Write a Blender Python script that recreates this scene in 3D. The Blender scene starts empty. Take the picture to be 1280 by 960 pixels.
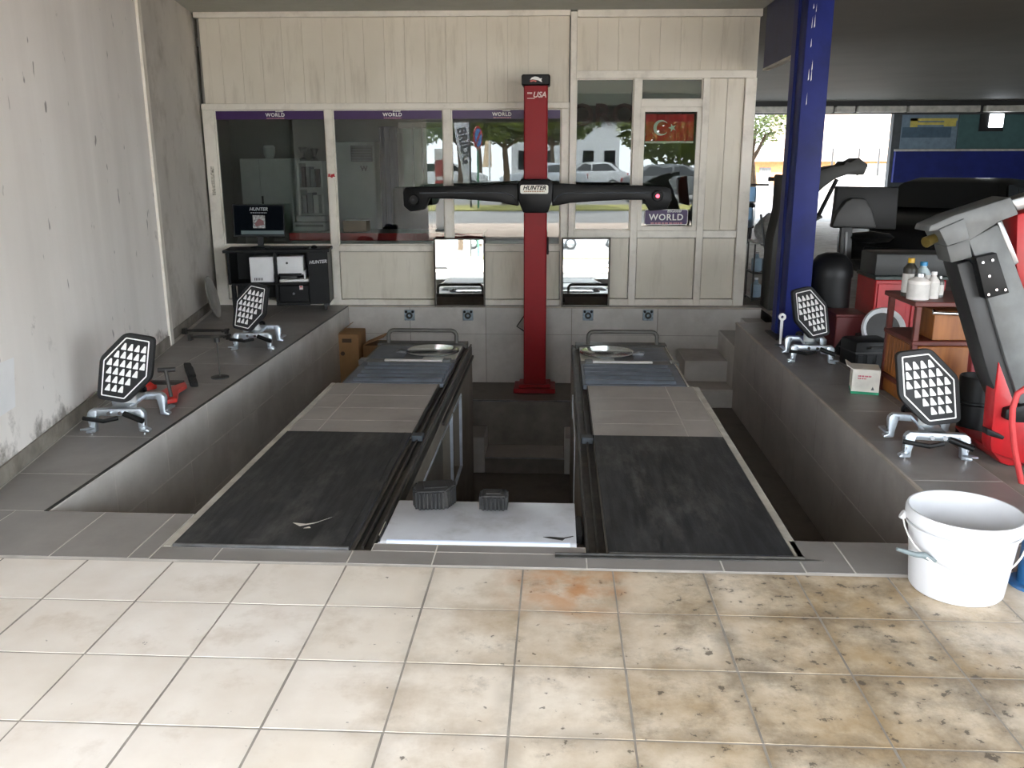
import bpy, bmesh, math, random
from mathutils import Matrix, Vector
random.seed(7)
C = bpy.context.scene.collection
sc = bpy.context.scene

# ------------------------------------------------------------------ camera
F_PX, PITCH, YAW, ROLL, CAMH = 1085.44, 0.249317, 0.0531418, -0.00224825, 1.46967
def cam_axes():
    cy, sy = math.cos(YAW), math.sin(YAW)
    fwd = Vector((-sy*math.cos(PITCH), cy*math.cos(PITCH), -math.sin(PITCH)))
    right = Vector((cy, sy, 0)); up = right.cross(fwd)
    r = math.cos(ROLL)*right + math.sin(ROLL)*up
    u = -math.sin(ROLL)*right + math.cos(ROLL)*up
    return r, u, fwd
CR, CU, CF = cam_axes()
cd = bpy.data.cameras.new('camera'); cam = bpy.data.objects.new('camera', cd); C.objects.link(cam)
cd.sensor_fit = 'HORIZONTAL'; cd.sensor_width = 36.0; cd.lens = 36.0*F_PX/1280.0
cd.clip_start = 0.05; cd.clip_end = 400
m = Matrix((CR, CU, -CF)).transposed().to_4x4(); m.translation = (0, 0, CAMH)
cam.matrix_world = m
sc.camera = cam
def ray(x, y): return CF + CR*((x-640)/F_PX) + CU*((480-y)/F_PX)
def at(x, y, Y):                      # point of the place seen at a pixel, at depth Y
    d = ray(x, y); t = Y/d.y; return Vector((0, 0, CAMH)) + d*t
def atz(x, y, z=0.0):                 # the same on a level surface
    d = ray(x, y); t = (z-CAMH)/d.z; return Vector((0, 0, CAMH)) + d*t

# ------------------------------------------------------------------ world, sun, exposure
w = bpy.data.worlds.new('sky'); sc.world = w; w.use_nodes = True
bg = w.node_tree.nodes['Background']
bg.inputs['Color'].default_value = (0.86, 0.93, 1.0, 1); bg.inputs['Strength'].default_value = 2.6
sd = bpy.data.lights.new('sun', 'SUN'); sun = bpy.data.objects.new('sun', sd); C.objects.link(sun)
sd.energy = 6.0; sd.angle = 0.009; sd.color = (1.0, 0.965, 0.935)
sun.rotation_euler = Vector((0.30, 0.62, -0.72)).to_track_quat('-Z', 'Y').to_euler()
sun.location = (0, -6, 20)
vs = sc.view_settings
vs.view_transform = 'Standard'; vs.look = 'None'; vs.gamma = 1.0; vs.use_curve_mapping = False
vs.exposure = 2.45

# ------------------------------------------------------------------ materials
def lin(v):
    v /= 255.0
    return v/12.92 if v <= 0.04045 else ((v+0.055)/1.055)**2.4
def col(r, g, b): return (lin(r), lin(g), lin(b), 1)
MATS = {}
ORDER = []
def base_mat(name):
    mt = bpy.data.materials.new(name); mt.use_nodes = True
    return mt, mt.node_tree.nodes, mt.node_tree.links, mt.node_tree.nodes['Principled BSDF']
def N(ns, t, **kw):
    n = ns.new(t)
    for k, v in kw.items(): setattr(n, k, v)
    return n
def mixc(ns, ls, fac, a, b, blend='MIX'):
    mx = N(ns, 'ShaderNodeMix', data_type='RGBA', blend_type=blend)
    for sock, v in ((0, fac), (6, a), (7, b)):
        if hasattr(v, 'is_output'): ls.new(v, mx.inputs[sock])
        else: mx.inputs[sock].default_value = v
    return mx.outputs[2]
def noise(ns, ls, scale, detail=4, rough=.55, vec=None, stretch=None):
    nz = N(ns, 'ShaderNodeTexNoise'); nz.inputs['Scale'].default_value = scale
    nz.inputs['Detail'].default_value = detail; nz.inputs['Roughness'].default_value = rough
    if vec is None:
        vec = N(ns, 'ShaderNodeNewGeometry').outputs['Position']
    if stretch:
        mp = N(ns, 'ShaderNodeMapping'); mp.inputs['Scale'].default_value = stretch
        ls.new(vec, mp.inputs['Vector']); vec = mp.outputs['Vector']
    ls.new(vec, nz.inputs['Vector']); return nz.outputs['Fac']
def ramp(ns, ls, v, p0, p1, a=0.0, b=1.0):
    mr = N(ns, 'ShaderNodeMapRange'); mr.inputs[1].default_value = p0; mr.inputs[2].default_value = p1
    mr.inputs[3].default_value = a; mr.inputs[4].default_value = b; ls.new(v, mr.inputs[0]); return mr.outputs[0]
def mul(ns, ls, a, b, op='MULTIPLY'):
    mm = N(ns, 'ShaderNodeMath', operation=op.rstrip('_'))
    for i, v in enumerate((a, b)):
        if hasattr(v, 'is_output'): ls.new(v, mm.inputs[i])
        else: mm.inputs[i].default_value = v
    mm.use_clamp = op in ('ADD', 'MULTIPLY'); return mm.outputs[0]
def bump(ns, ls, b, h, strength, dist=0.01):
    bp = N(ns, 'ShaderNodeBump'); bp.inputs['Strength'].default_value = strength; bp.inputs['Distance'].default_value = dist
    ls.new(h, bp.inputs['Height']); ls.new(bp.outputs[0], b.inputs['Normal'])
def M(name, rgb=(128, 128, 128), rough=.5, metal=0.0, var=.12, scale=7, dirt=None, dirt_amt=.4, dirt_scale=3, bmp=.0, stretch=None, spec=.5, rnd=0.0, emit=None):
    if name in MATS: return MATS[name]
    mt, ns, ls, b = base_mat(name)
    c = col(*rgb)
    f = noise(ns, ls, scale, 5, stretch=stretch)
    lo = tuple(x*(1-var*1.6) for x in c[:3])+(1,); hi = tuple(min(1, x*(1+var*1.2)) for x in c[:3])+(1,)
    out = mixc(ns, ls, ramp(ns, ls, f, .3, .7), lo, hi)
    if rnd:
        oi = N(ns, 'ShaderNodeObjectInfo')
        out = mixc(ns, ls, ramp(ns, ls, oi.outputs['Random'], 0, 1, 0, rnd), out, tuple(x*.55 for x in c[:3])+(1,))
    if dirt:
        d = noise(ns, ls, dirt_scale, 7, .65)
        out = mixc(ns, ls, ramp(ns, ls, d, .5, .72, 0, dirt_amt), out, col(*dirt))
    ls.new(out, b.inputs['Base Color'])
    b.inputs['Roughness'].default_value = rough; b.inputs['Metallic'].default_value = metal
    b.inputs['Specular IOR Level'].default_value = spec
    if bmp: bump(ns, ls, b, noise(ns, ls, scale*6, 3), bmp, .004)
    if emit:
        b.inputs['Emission Color'].default_value = col(*emit[0]); b.inputs['Emission Strength'].default_value = emit[1]
    MATS[name] = mt; return mt
T_ = .3333
def mat_cream():
    mt, ns, ls, b = base_mat('cream_tile')
    pos = N(ns, 'ShaderNodeNewGeometry').outputs['Position']
    oi = N(ns, 'ShaderNodeObjectInfo')
    base = mixc(ns, ls, ramp(ns, ls, noise(ns, ls, 5, 5), .3, .7), col(222, 214, 205), col(236, 231, 225))
    base = mixc(ns, ls, ramp(ns, ls, oi.outputs['Random'], 0, 1, 0, .25), base, col(205, 192, 168))
    # worn brown traffic stains: strongest in the lane right of the bridge
    sx = N(ns, 'ShaderNodeSeparateXYZ'); ls.new(pos, sx.inputs[0])
    lane = mul(ns, ls, ramp(ns, ls, sx.outputs[0], -.9, .75), ramp(ns, ls, sx.outputs[0], 2.3, 1.2))
    lane = mul(ns, ls, mul(ns, ls, lane, .26), .02, 'ADD')
    base = mixc(ns, ls, mul(ns, ls, lane, 1.7), base, col(206, 186, 150))
    # dirt that gathers along the joints
    def edge(out, o0):
        f = mul(ns, ls, mul(ns, ls, out, -o0, 'ADD_'), 1/T_, 'MULTIPLY_')
        fr_ = N(ns, 'ShaderNodeMath', operation='FRACT'); ls.new(f, fr_.inputs[0])
        return mul(ns, ls, mul(ns, ls, fr_.outputs[0], .5, 'SUBTRACT'), 0, 'ABSOLUTE')
    eg = mul(ns, ls, edge(sx.outputs[0], -1.7852), edge(sx.outputs[1], 2.6587), 'MAXIMUM')
    eg = mul(ns, ls, ramp(ns, ls, eg, .32, .5), mul(ns, ls, lane, 3.0))
    base = mixc(ns, ls, mul(ns, ls, eg, ramp(ns, ls, noise(ns, ls, 7, 7, .7), .30, .55, 0, .95)), base, col(98, 88, 76))
    st = noise(ns, ls, 2.6, 8, .68)
    st = mul(ns, ls, st, lane, 'ADD')
    base = mixc(ns, ls, ramp(ns, ls, st, .56, .92, 0, .85), base, col(150, 124, 84))
    st2 = mul(ns, ls, noise(ns, ls, 5.5, 9, .75), mul(ns, ls, lane, .9), 'ADD')
    base = mixc(ns, ls, ramp(ns, ls, st2, .68, .9, 0, .7), base, col(92, 80, 64))
    sp = mul(ns, ls, noise(ns, ls, 22, 4, .6), mul(ns, ls, lane, .35), 'ADD')
    base = mixc(ns, ls, ramp(ns, ls, sp, .715, .745, 0, .75), base, col(70, 62, 54))
    # one rusty tile beside the bridge
    vd = N(ns, 'ShaderNodeVectorMath', operation='DISTANCE'); ls.new(pos, vd.inputs[0]); vd.inputs[1].default_value = (.05, 2.84, 0)
    r = mul(ns, ls, ramp(ns, ls, vd.outputs['Value'], .30, .06), ramp(ns, ls, noise(ns, ls, 9, 6), .35, .6))
    base = mixc(ns, ls, mul(ns, ls, r, .75), base, col(188, 128, 72))
    ls.new(base, b.inputs['Base Color'])
    ls.new(ramp(ns, ls, st, .4, .9, .32, .6), b.inputs['Roughness'])
    bump(ns, ls, b, noise(ns, ls, 30, 4), .08, .004)
    return mt
def mat_grey(name, rgb, brown=(92, 80, 70), amt=.5):
    mt, ns, ls, b = base_mat(name)
    oi = N(ns, 'ShaderNodeObjectInfo'); c = col(*rgb)
    a = mixc(ns, ls, ramp(ns, ls, noise(ns, ls, 3.0, 6), .3, .7), tuple(x*.82 for x in c[:3])+(1,), tuple(x*1.12 for x in c[:3])+(1,))
    a = mixc(ns, ls, ramp(ns, ls, noise(ns, ls, 10, 4, stretch=(1, .25, 1)), .4, .75, 0, .4), a, tuple(x*.8 for x in c[:3])+(1,))
    a = mixc(ns, ls, ramp(ns, ls, oi.outputs['Random'], 0, 1, 0, .22), a, tuple(x*.6 for x in c[:3])+(1,))
    a = mixc(ns, ls, ramp(ns, ls, noise(ns, ls, 1.7, 8, .7), .5, .75, 0, amt), a, col(*brown))
    ls.new(a, b.inputs['Base Color']); b.inputs['Roughness'].default_value = .42
    bump(ns, ls, b, noise(ns, ls, 40, 3), .06, .003)
    return mt
def mat_rubber():
    mt, ns, ls, b = base_mat('rubber_plate')
    a = mixc(ns, ls, ramp(ns, ls, noise(ns, ls, 5, 6, stretch=(6, .7, 1)), .4, .75), col(26, 28, 31), col(56, 58, 61))
    a = mixc(ns, ls, ramp(ns, ls, noise(ns, ls, 2.6, 8, .7, stretch=(2.2, .8, 1)), .5, .8, 0, .55), a, col(116, 114, 111))
    a = mixc(ns, ls, ramp(ns, ls, noise(ns, ls, 9, 6, .7, stretch=(5, .5, 1)), .58, .75, 0, .55), a, col(22, 22, 23))
    ls.new(a, b.inputs['Base Color']); b.inputs['Roughness'].default_value = .55
    bump(ns, ls, b, noise(ns, ls, 60, 3, stretch=(3, .6, 1)), .25, .004)
    return mt
def mat_plaster():
    mt, ns, ls, b = base_mat('plaster')
    a = mixc(ns, ls, ramp(ns, ls, noise(ns, ls, 1.2, 5), .3, .7), col(233, 228, 222), col(242, 238, 233))
    a = mixc(ns, ls, ramp(ns, ls, noise(ns, ls, 1.3, 4, stretch=(2.2, 2.2, .12)), .42, .75, 0, .25), a, col(178, 172, 165))
    sx = N(ns, 'ShaderNodeSeparateXYZ'); ls.new(N(ns, 'ShaderNodeNewGeometry').outputs['Position'], sx.inputs[0])
    g = mul(ns, ls, noise(ns, ls, 2.6, 9, .72), ramp(ns, ls, sx.outputs[2], .8, 0, 0, .12), 'ADD')
    a = mixc(ns, ls, ramp(ns, ls, g, .66, .86, 0, .6), a, col(128, 122, 114))
    g2 = mul(ns, ls, noise(ns, ls, 4.0, 8, .65), ramp(ns, ls, sx.outputs[2], .35, 0, 0, .3), 'ADD')
    a = mixc(ns, ls, ramp(ns, ls, g2, .66, .8, 0, .8), a, col(110, 103, 94))
    sk = noise(ns, ls, 13, 2, .5, stretch=(1, 1, .4))
    a = mixc(ns, ls, ramp(ns, ls, sk, .71, .74, 0, .7), a, col(104, 100, 96))
    ls.new(a, b.inputs['Base Color']); b.inputs['Roughness'].default_value = .8
    bump(ns, ls, b, noise(ns, ls, 14, 5), .25, .006)
    return mt
def mat_panel():
    mt, ns, ls, b = base_mat('painted_panel')
    a = mixc(ns, ls, ramp(ns, ls, noise(ns, ls, 1.5, 4), .3, .7), col(214, 206, 190), col(226, 219, 205))
    a = mixc(ns, ls, ramp(ns, ls, noise(ns, ls, 4, 6, .65, stretch=(3, 3, .35)), .52, .78, 0, .45), a, col(160, 148, 128))
    oi = N(ns, 'ShaderNodeObjectInfo')
    a = mixc(ns, ls, ramp(ns, ls, oi.outputs['Random'], 0, 1, 0, .08), a, col(150, 140, 124))
    ls.new(a, b.inputs['Base Color']); b.inputs['Roughness'].default_value = .5
    return mt
def mat_glass(name, tint=(.80, .84, .82), gain=1.0):
    mt = bpy.data.materials.new(name); mt.use_nodes = True; ns, ls = mt.node_tree.nodes, mt.node_tree.links
    ns.remove(ns['Principled BSDF']); out = ns['Material Output']
    tr = N(ns, 'ShaderNodeBsdfTransparent'); tr.inputs[0].default_value = tint+(1,)
    gl = N(ns, 'ShaderNodeBsdfGlossy'); gl.inputs['Roughness'].default_value = 0.0
    fr = N(ns, 'ShaderNodeFresnel'); fr.inputs['IOR'].default_value = 1.6
    mx = N(ns, 'ShaderNodeMixShader'); ls.new(mul(ns, ls, fr.outputs[0], gain), mx.inputs[0])
    ls.new(tr.outputs[0], mx.inputs[1]); ls.new(gl.outputs[0], mx.inputs[2]); ls.new(mx.outputs[0], out.inputs[0])
    return mt
def mat_wood():
    mt, ns, ls, b = base_mat('orange_wood')
    a = mixc(ns, ls, ramp(ns, ls, noise(ns, ls, 22, 4, stretch=(1, 1, .12)), .3, .7), col(120, 68, 28), col(156, 96, 44))
    ls.new(a, b.inputs['Base Color']); b.inputs['Roughness'].default_value = .45; return mt
def mat_leaf(name, a, c):
    mt, ns, ls, b = base_mat(name)
    o = mixc(ns, ls, ramp(ns, ls, noise(ns, ls, 6, 3), .3, .7), col(*a), col(*c))
    ls.new(o, b.inputs['Base Color']); b.inputs['Roughness'].default_value = .6
    b.inputs['Transmission Weight'].default_value = 0.0
    return mt
MATS['cream'] = mat_cream(); MATS['grey_tile'] = mat_grey('grey_tile', (140, 136, 133), (98, 90, 84), .4)
MATS['grey_wall_tile'] = mat_grey('grey_wall_tile', (198, 194, 189), (140, 130, 120), .4)
MATS['ramp_tile'] = mat_grey('ramp_tile', (162, 156, 151), (104, 94, 86), .5)
MATS['rubber_plate'] = mat_rubber(); MATS['plaster'] = mat_plaster(); MATS['panel'] = mat_panel()
MATS['glass'] = mat_glass('window_glass', gain=1.15); MATS['wood'] = mat_wood()
MATS['leaf'] = mat_leaf('leaf_green', (52, 76, 24), (116, 126, 44))
grout = M('grout', (150, 144, 136), .85, var=.15, scale=12, dirt=(80, 72, 64), dirt_amt=.6)
lgrout = M('light_grout', (208, 204, 198), .85, var=.1, dirt=(110, 102, 92), dirt_amt=.5)
concrete = M('concrete', (112, 104, 95), .8, var=.15, scale=2, dirt=(70, 62, 54), dirt_amt=.7, bmp=.15)
pitfloor = M('pit_floor_tile', (96, 90, 83), .55, var=.15, scale=3, dirt=(40, 36, 32), dirt_amt=.7)
white_frame = M('white_frame', (228, 222, 211), .4, var=.05, scale=3, dirt=(150, 140, 124), dirt_amt=.35, dirt_scale=5)
black = M('black_plastic', (15, 16, 17), .5, var=.1, spec=.3)
satin_black = M('satin_black', (20, 21, 23), .4, var=.08, spec=.25)
dark = M('dark_grey_paint', (46, 46, 46), .5, var=.12)
rubber = M('rubber', (25, 25, 26), .8, var=.25, scale=18, dirt=(84, 80, 76), dirt_amt=.35, dirt_scale=14, bmp=.3)
red = M('red_paint', (140, 20, 28), .42, var=.06, scale=2, dirt=(96, 40, 36), dirt_amt=.3, spec=.25)
red2 = M('red_enamel', (172, 22, 30), .35, var=.1, dirt=(110, 24, 24), dirt_amt=.4)
blue = M('blue_paint', (23, 35, 104), .5, var=.12, scale=4, dirt=(20, 28, 70), dirt_amt=.5, spec=.3)
alu = M('cast_aluminium', (188, 196, 204), .34, .75, var=.12, scale=16)
steel = M('steel', (150, 152, 154), .28, .9, var=.2, scale=10, dirt=(80, 76, 70), dirt_amt=.5)
chrome = M('chrome', (220, 222, 226), .12, 1.0, var=.04)
slate = M('slate_blue_paint', (100, 108, 120), .45, .1, var=.15, scale=9, dirt=(58, 58, 58), dirt_amt=.5)
silver = M('silver_paint', (190, 193, 200), .4, .15, var=.06, scale=5, dirt=(110, 106, 100), dirt_amt=.45, dirt_scale=4)
darksteel = M('dark_steel', (62, 61, 59), .5, .3, var=.25, scale=14, dirt=(104, 98, 88), dirt_amt=.5, dirt_scale=6)
white = M('white_plastic', (236, 236, 236), .38, var=.03)
whitem = M('white_print', (240, 240, 238), .6, var=.01)
beige = M('beige_strip', (186, 182, 172), .7, var=.15, dirt=(120, 112, 100), dirt_amt=.4)
purple = M('purple_vinyl', (62, 36, 88), .35, var=.04)
cardboard = M('cardboard', (152, 116, 78), .8, var=.08)
mirror_m = M('mirror_glass', (236, 240, 238), .015, 1.0, var=.0)
mahog = M('mahogany_paint', (96, 40, 32), .45, var=.15, scale=12)
ceil_m = M('ceiling_paint', (106, 104, 97), .75, var=.06, scale=1.2)
teal = M('teal_panel', (62, 92, 92), .6, var=.08)
greyc = M('grey_cast', (98, 101, 102), .5, .2, var=.12, scale=10, dirt=(84, 84, 82), dirt_amt=.4)
asphalt = M('asphalt', (122, 121, 120), .9, var=.12, scale=5)
pave = M('pavement', (194, 176, 162), .85, var=.1, scale=2)
officew = M('office_wall', (150, 150, 146), .8, var=.05, scale=1)
officed = M('office_floor', (96, 92, 88), .5, var=.08)

# ------------------------------------------------------------------ geometry helpers
class MB:
    def __init__(s): s.v = []; s.f = []
    def add(s, vs_, fs):
        o = len(s.v); s.v += [Vector(p) for p in vs_]; s.f += [tuple(i+o for i in q) for q in fs]; return s
    def box(s, x0, x1, y0, y1, z0, z1, mtx=None):
        p = [Vector(q) for q in ((x0,y0,z0),(x1,y0,z0),(x1,y1,z0),(x0,y1,z0),(x0,y0,z1),(x1,y0,z1),(x1,y1,z1),(x0,y1,z1))]
        if mtx: p = [mtx @ q for q in p]
        return s.add(p, ((3,2,1,0),(4,5,6,7),(0,1,5,4),(1,2,6,5),(2,3,7,6),(3,0,4,7)))
    def prism(s, pts, vec):
        n = len(pts); vec = Vector(vec); a = [Vector(p) for p in pts]; b = [p+vec for p in a]
        return s.add(a+b, [tuple(range(n)), tuple(range(2*n-1, n-1, -1))]+[(i, i+n, (i+1) % n+n, (i+1) % n) for i in range(n)])
    def cyl(s, p0, p1, r, n=16, r2=None, caps=True):
        p0, p1 = Vector(p0), Vector(p1); r2 = r if r2 is None else r2
        d = (p1-p0).normalized(); a = d.orthogonal().normalized(); b = d.cross(a)
        vs_ = []
        for P, R in ((p0, r), (p1, r2)):
            vs_ += [P+(a*math.cos(t)+b*math.sin(t))*R for t in (2*math.pi*i/n for i in range(n))]
        fs = [(i, (i+1) % n, (i+1) % n+n, i+n) for i in range(n)]
        if caps: fs += [tuple(range(n-1, -1, -1)), tuple(range(n, 2*n))]
        return s.add(vs_, fs)
    def tube(s, pts, r, n=8):
        pts = [Vector(p) for p in pts]; rings = []; a = None
        for i, p in enumerate(pts):
            d = (pts[min(i+1, len(pts)-1)]-pts[max(i-1, 0)]).normalized()
            if a is None: a = d.orthogonal().normalized()
            a = (a-d*a.dot(d)).normalized(); b = d.cross(a)
            rr = r[i] if isinstance(r, (list, tuple)) else r
            rings.append([p+(a*math.cos(2*math.pi*k/n)+b*math.sin(2*math.pi*k/n))*rr for k in range(n)])
        vs_ = [q for g in rings for q in g]; fs = []
        for i in range(len(pts)-1):
            for k in range(n):
                k2 = (k+1) % n; fs.append((i*n+k, i*n+k2, (i+1)*n+k2, (i+1)*n+k))
        e = (len(pts)-1)*n
        fs += [tuple(range(n-1, -1, -1)), tuple(range(e, e+n))]
        return s.add(vs_, fs)
    def lathe(s, prof, c=(0, 0, 0), n=28, mtx=None, closed=False):
        vs_ = []; fs = []; c = Vector(c)
        for (r, z) in prof:
            for k in range(n):
                t = 2*math.pi*k/n; p = Vector((r*math.cos(t), r*math.sin(t), z)); p = mtx @ p if mtx else p
                vs_.append(p+c)
        L = len(prof)
        for i in range(L if closed else L-1):
            for k in range(n):
                k2 = (k+1) % n; j = (i+1) % L; fs.append((i*n+k, i*n+k2, j*n+k2, j*n+k))
        if not closed:
            if prof[0][0] > 1e-6: fs.append(tuple(range(n-1, -1, -1)))
            if prof[-1][0] > 1e-6: fs.append(tuple(range((L-1)*n, L*n)))
        return s.add(vs_, fs)
    def xf(s, mtx): s.v = [mtx @ p for p in s.v]; return s
def to_mesh(mb, name, bevel=0, seg=1, smooth=35):
    bm = bmesh.new(); vs_ = [bm.verts.new(p) for p in mb.v]
    for q in mb.f:
        try: bm.faces.new([vs_[i] for i in q])
        except ValueError: pass
    bmesh.ops.remove_doubles(bm, verts=bm.verts, dist=1e-6)
    bmesh.ops.recalc_face_normals(bm, faces=bm.faces)
    if bevel:
        ed = [e for e in bm.edges if len(e.link_faces) == 2 and e.calc_face_angle(0) > .6]
        bmesh.ops.bevel(bm, geom=ed, offset=bevel, segments=seg, affect='EDGES', profile=.5, clamp_overlap=True)
    me = bpy.data.meshes.new(name); bm.to_mesh(me); bm.free()
    if smooth:
        me.shade_smooth(); me.set_sharp_from_angle(angle=math.radians(smooth))
    return me
def add_obj(name, me, mat, parent=None):
    o = bpy.data.objects.new(name, me); C.objects.link(o)
    if mat and me and not me.materials: me.materials.append(mat)
    if parent: o.parent = parent; ORDER.append(o)
    return o
def inv(root):
    mt = root.matrix_basis.copy()
    if root.parent: mt = root.parent.matrix_basis @ mt
    return mt.inverted()
def part(name, mb, mat, root, bevel=0, seg=1, smooth=35, local=True):
    if not local: mb.xf(inv(root))
    return add_obj(name, to_mesh(mb, name, bevel, seg, smooth), mat, root)
def tag(o, label=None, cat=None, group=None, kind=None):
    for k, v in (('label', label), ('category', cat), ('group', group), ('kind', kind)):
        if v: o[k] = v
    return o
def thing(name, label, cat, loc=(0, 0, 0), rotz=0, group=None):
    o = bpy.data.objects.new(name, None); C.objects.link(o); o.empty_display_size = .1
    o.location = loc; o.rotation_euler = (0, 0, rotz); return tag(o, label, cat, group)
def solo(name, mb, mat, label, cat, group=None, bevel=0, seg=1, smooth=35):     # a thing that is one mesh, world coordinates
    xs = [p.x for p in mb.v]; ys = [p.y for p in mb.v]; zs = [p.z for p in mb.v]
    o0 = Vector(((min(xs)+max(xs))/2, (min(ys)+max(ys))/2, min(zs))); mb.v = [p-o0 for p in mb.v]
    o = add_obj(name, to_mesh(mb, name, bevel, seg, smooth), mat); o.location = o0
    return tag(o, label, cat, group)
def struct(name, mb, mat, label=None, loc=None, rotz=0, bevel=0, smooth=35):
    if mb is None:
        o = bpy.data.objects.new(name, None); C.objects.link(o)
    else: o = add_obj(name, to_mesh(mb, name, bevel, 1, smooth), mat)
    if loc is not None: o.location = loc
    o.rotation_euler = (0, 0, rotz); return tag(o, label, kind='structure')
def copy_tree(o, parent=None):
    c = o.copy(); C.objects.link(c); c.parent = parent
    for ch in list(o.children): copy_tree(ch, c)
    return c
TM = {}
def tile_mesh(w_, h_, th, b=.003):
    k = (round(w_, 4), round(h_, 4), th, b)
    if k not in TM:
        x, y = w_/2, h_/2; mb = MB()
        rg = [[(-x, -y, 0), (x, -y, 0), (x, y, 0), (-x, y, 0)], [(-x, -y, th-b), (x, -y, th-b), (x, y, th-b), (-x, y, th-b)],
              [(-x+b, -y+b, th), (x-b, -y+b, th), (x-b, y-b, th), (-x+b, y-b, th)]]
        mb.add([p for g in rg for p in g], [(i+4*j, (i+1) % 4+4*j, (i+1) % 4+4*j+4, i+4*j+4) for j in (0, 1) for i in range(4)]+[(8, 9, 10, 11)])
        TM[k] = to_mesh(mb, 'tile', smooth=0)
    return TM[k]
def tile(name, parent, mat, c, u, v, w_, h_, th, b=.003):       # c = centre of its back, u,v = in-plane axes (world)
    me = tile_mesh(w_, h_, th, b)
    if not me.materials: me.materials.append(None)
    o = bpy.data.objects.new(name, me); C.objects.link(o)
    o.material_slots[0].link = 'OBJECT'; o.material_slots[0].material = mat
    u, v = Vector(u), Vector(v); mt = Matrix((u, v, u.cross(v))).transposed().to_4x4(); mt.translation = c
    o.parent = parent
    o.matrix_basis = parent.matrix_basis.inverted() @ mt if parent else mt
    return o
def text_obj(name, s, size, mat, parent, org, u, v, extrude=.001, shear=0, bold=0, align='CENTER', space=1.0):   # org,u,v in parent's local frame
    cu = bpy.data.curves.new(name, 'FONT'); cu.body = s; cu.size = size; cu.extrude = extrude; cu.shear = shear; cu.offset = bold
    cu.align_x = align; cu.space_character = space; cu.align_y = 'CENTER'; cu.resolution_u = 3
    t = bpy.data.objects.new(name, cu); C.objects.link(t)
    me = bpy.data.meshes.new_from_object(t); bpy.data.objects.remove(t); bpy.data.curves.remove(cu)
    me.materials.clear(); me.materials.append(mat)
    o = bpy.data.objects.new(name, me); C.objects.link(o); o.parent = parent
    u, v = Vector(u), Vector(v); mt = Matrix((u, v, u.cross(v))).transposed().to_4x4(); mt.translation = org
    o.matrix_basis = mt; ORDER.append(o); return o
def strokes(mb, u0, u1, z0, z1, y, n, rng):       # a line of print too small to read
    x = u0
    while x < u1:
        L = (u1-u0)/n*rng.uniform(.5, 1.3); mb.box(x, min(u1, x+L*.75), y-.001, y, z0, z1); x += L
X, Y, Z = Vector((1, 0, 0)), Vector((0, 1, 0)), Vector((0, 0, 1))

# ------------------------------------------------------------------ setting: levels
PF = -.83      # side trench floor and back platform
CP = -1.46     # centre pit floor
LX, RX = -2.23, 1.69          # inner edges of the two ledges
YB = 9.08                     # back wall of the pit
def wall_x(y): return -2.66-.19*(y-3.95)     # slanting left wall
T, OX, OY = .3333, -1.7852, 2.6587
G = .004
# floor slab (grout level), with the pit left open
mb = MB(); mb.box(-4.2, 14.0, .9, 2.97, -.0155, -.0011); mb.box(2.12, 14.0, 2.97, 23.0, -.0155, -.006); mb.box(-4.2, 2.12, 9.3, 23.0, -.0155, -.006)
floor = struct('floor', mb, grout, 'tiled workshop floor around the alignment pit')
G = .0012
mb = MB(); mb.box(-4.2, LX, 2.97, 9.3, -.0155, -G); mb.box(LX, -1.56, 2.97, 3.43, -.0155, -G)
mb.box(-1.56, .93, 2.97, 3.10, -.0155, -G); mb.box(-.72, .12, 3.10, 3.17, -.0155, -G)
mb.box(.93, RX, 2.97, 3.27, -.0155, -G); mb.box(RX, 2.12, 2.97, 8.22, -.0155, -G); mb.box(LX, 2.12, YB, 9.3, -.0155, -G)
part('grout_bed', mb, lgrout, floor)
n = 0
for j in range(5):
    y1 = 2.97 if j == 0 else OY-(j-1)*T; y0 = OY-j*T
    for i in range(-6, 17):
        x0 = OX+i*T
        g = .0035
        tile('floor_tile', floor, MATS['cream'], (x0+T/2+random.uniform(-.001, .001), (y0+y1)/2, -.012), X, Y, T-2*g, y1-y0-2*g, .012+random.uniform(-.0003, .0004), .0007)
gt = MATS['grey_tile']
def fl(x0, x1, y0, y1, g=.0025, m_=gt, par=floor):
    tile('grey_floor_tile', par, m_, ((x0+x1)/2, (y0+y1)/2, -.012), X, Y, x1-x0-2*g, y1-y0-2*g, .012, .0015)
xs = [-4.16, -3.56, -2.96, -2.36, -1.956, -1.645, -1.56]
for a, b_ in zip(xs, xs[1:]):
    fl(a, b_, 2.99, 3.43)
xs = [-1.56, -1.31, -.79]
for a, b_ in zip(xs, xs[1:]): fl(a, b_, 2.985, 3.10)
xs = [-.79, -.465, .12]
for a, b_ in zip(xs, xs[1:]): fl(a, b_, 2.985, 3.10); 
fl(-.72, -.465, 3.10, 3.165); fl(-.465, .12, 3.10, 3.165)
fl(.12, .629, 2.985, 3.10); fl(.629, .93, 2.985, 3.10)
xs = [.93, 1.11, 1.69, 2.12]
for a, b_ in zip(xs, xs[1:]): fl(a, b_, 2.99, 3.27)
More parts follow.
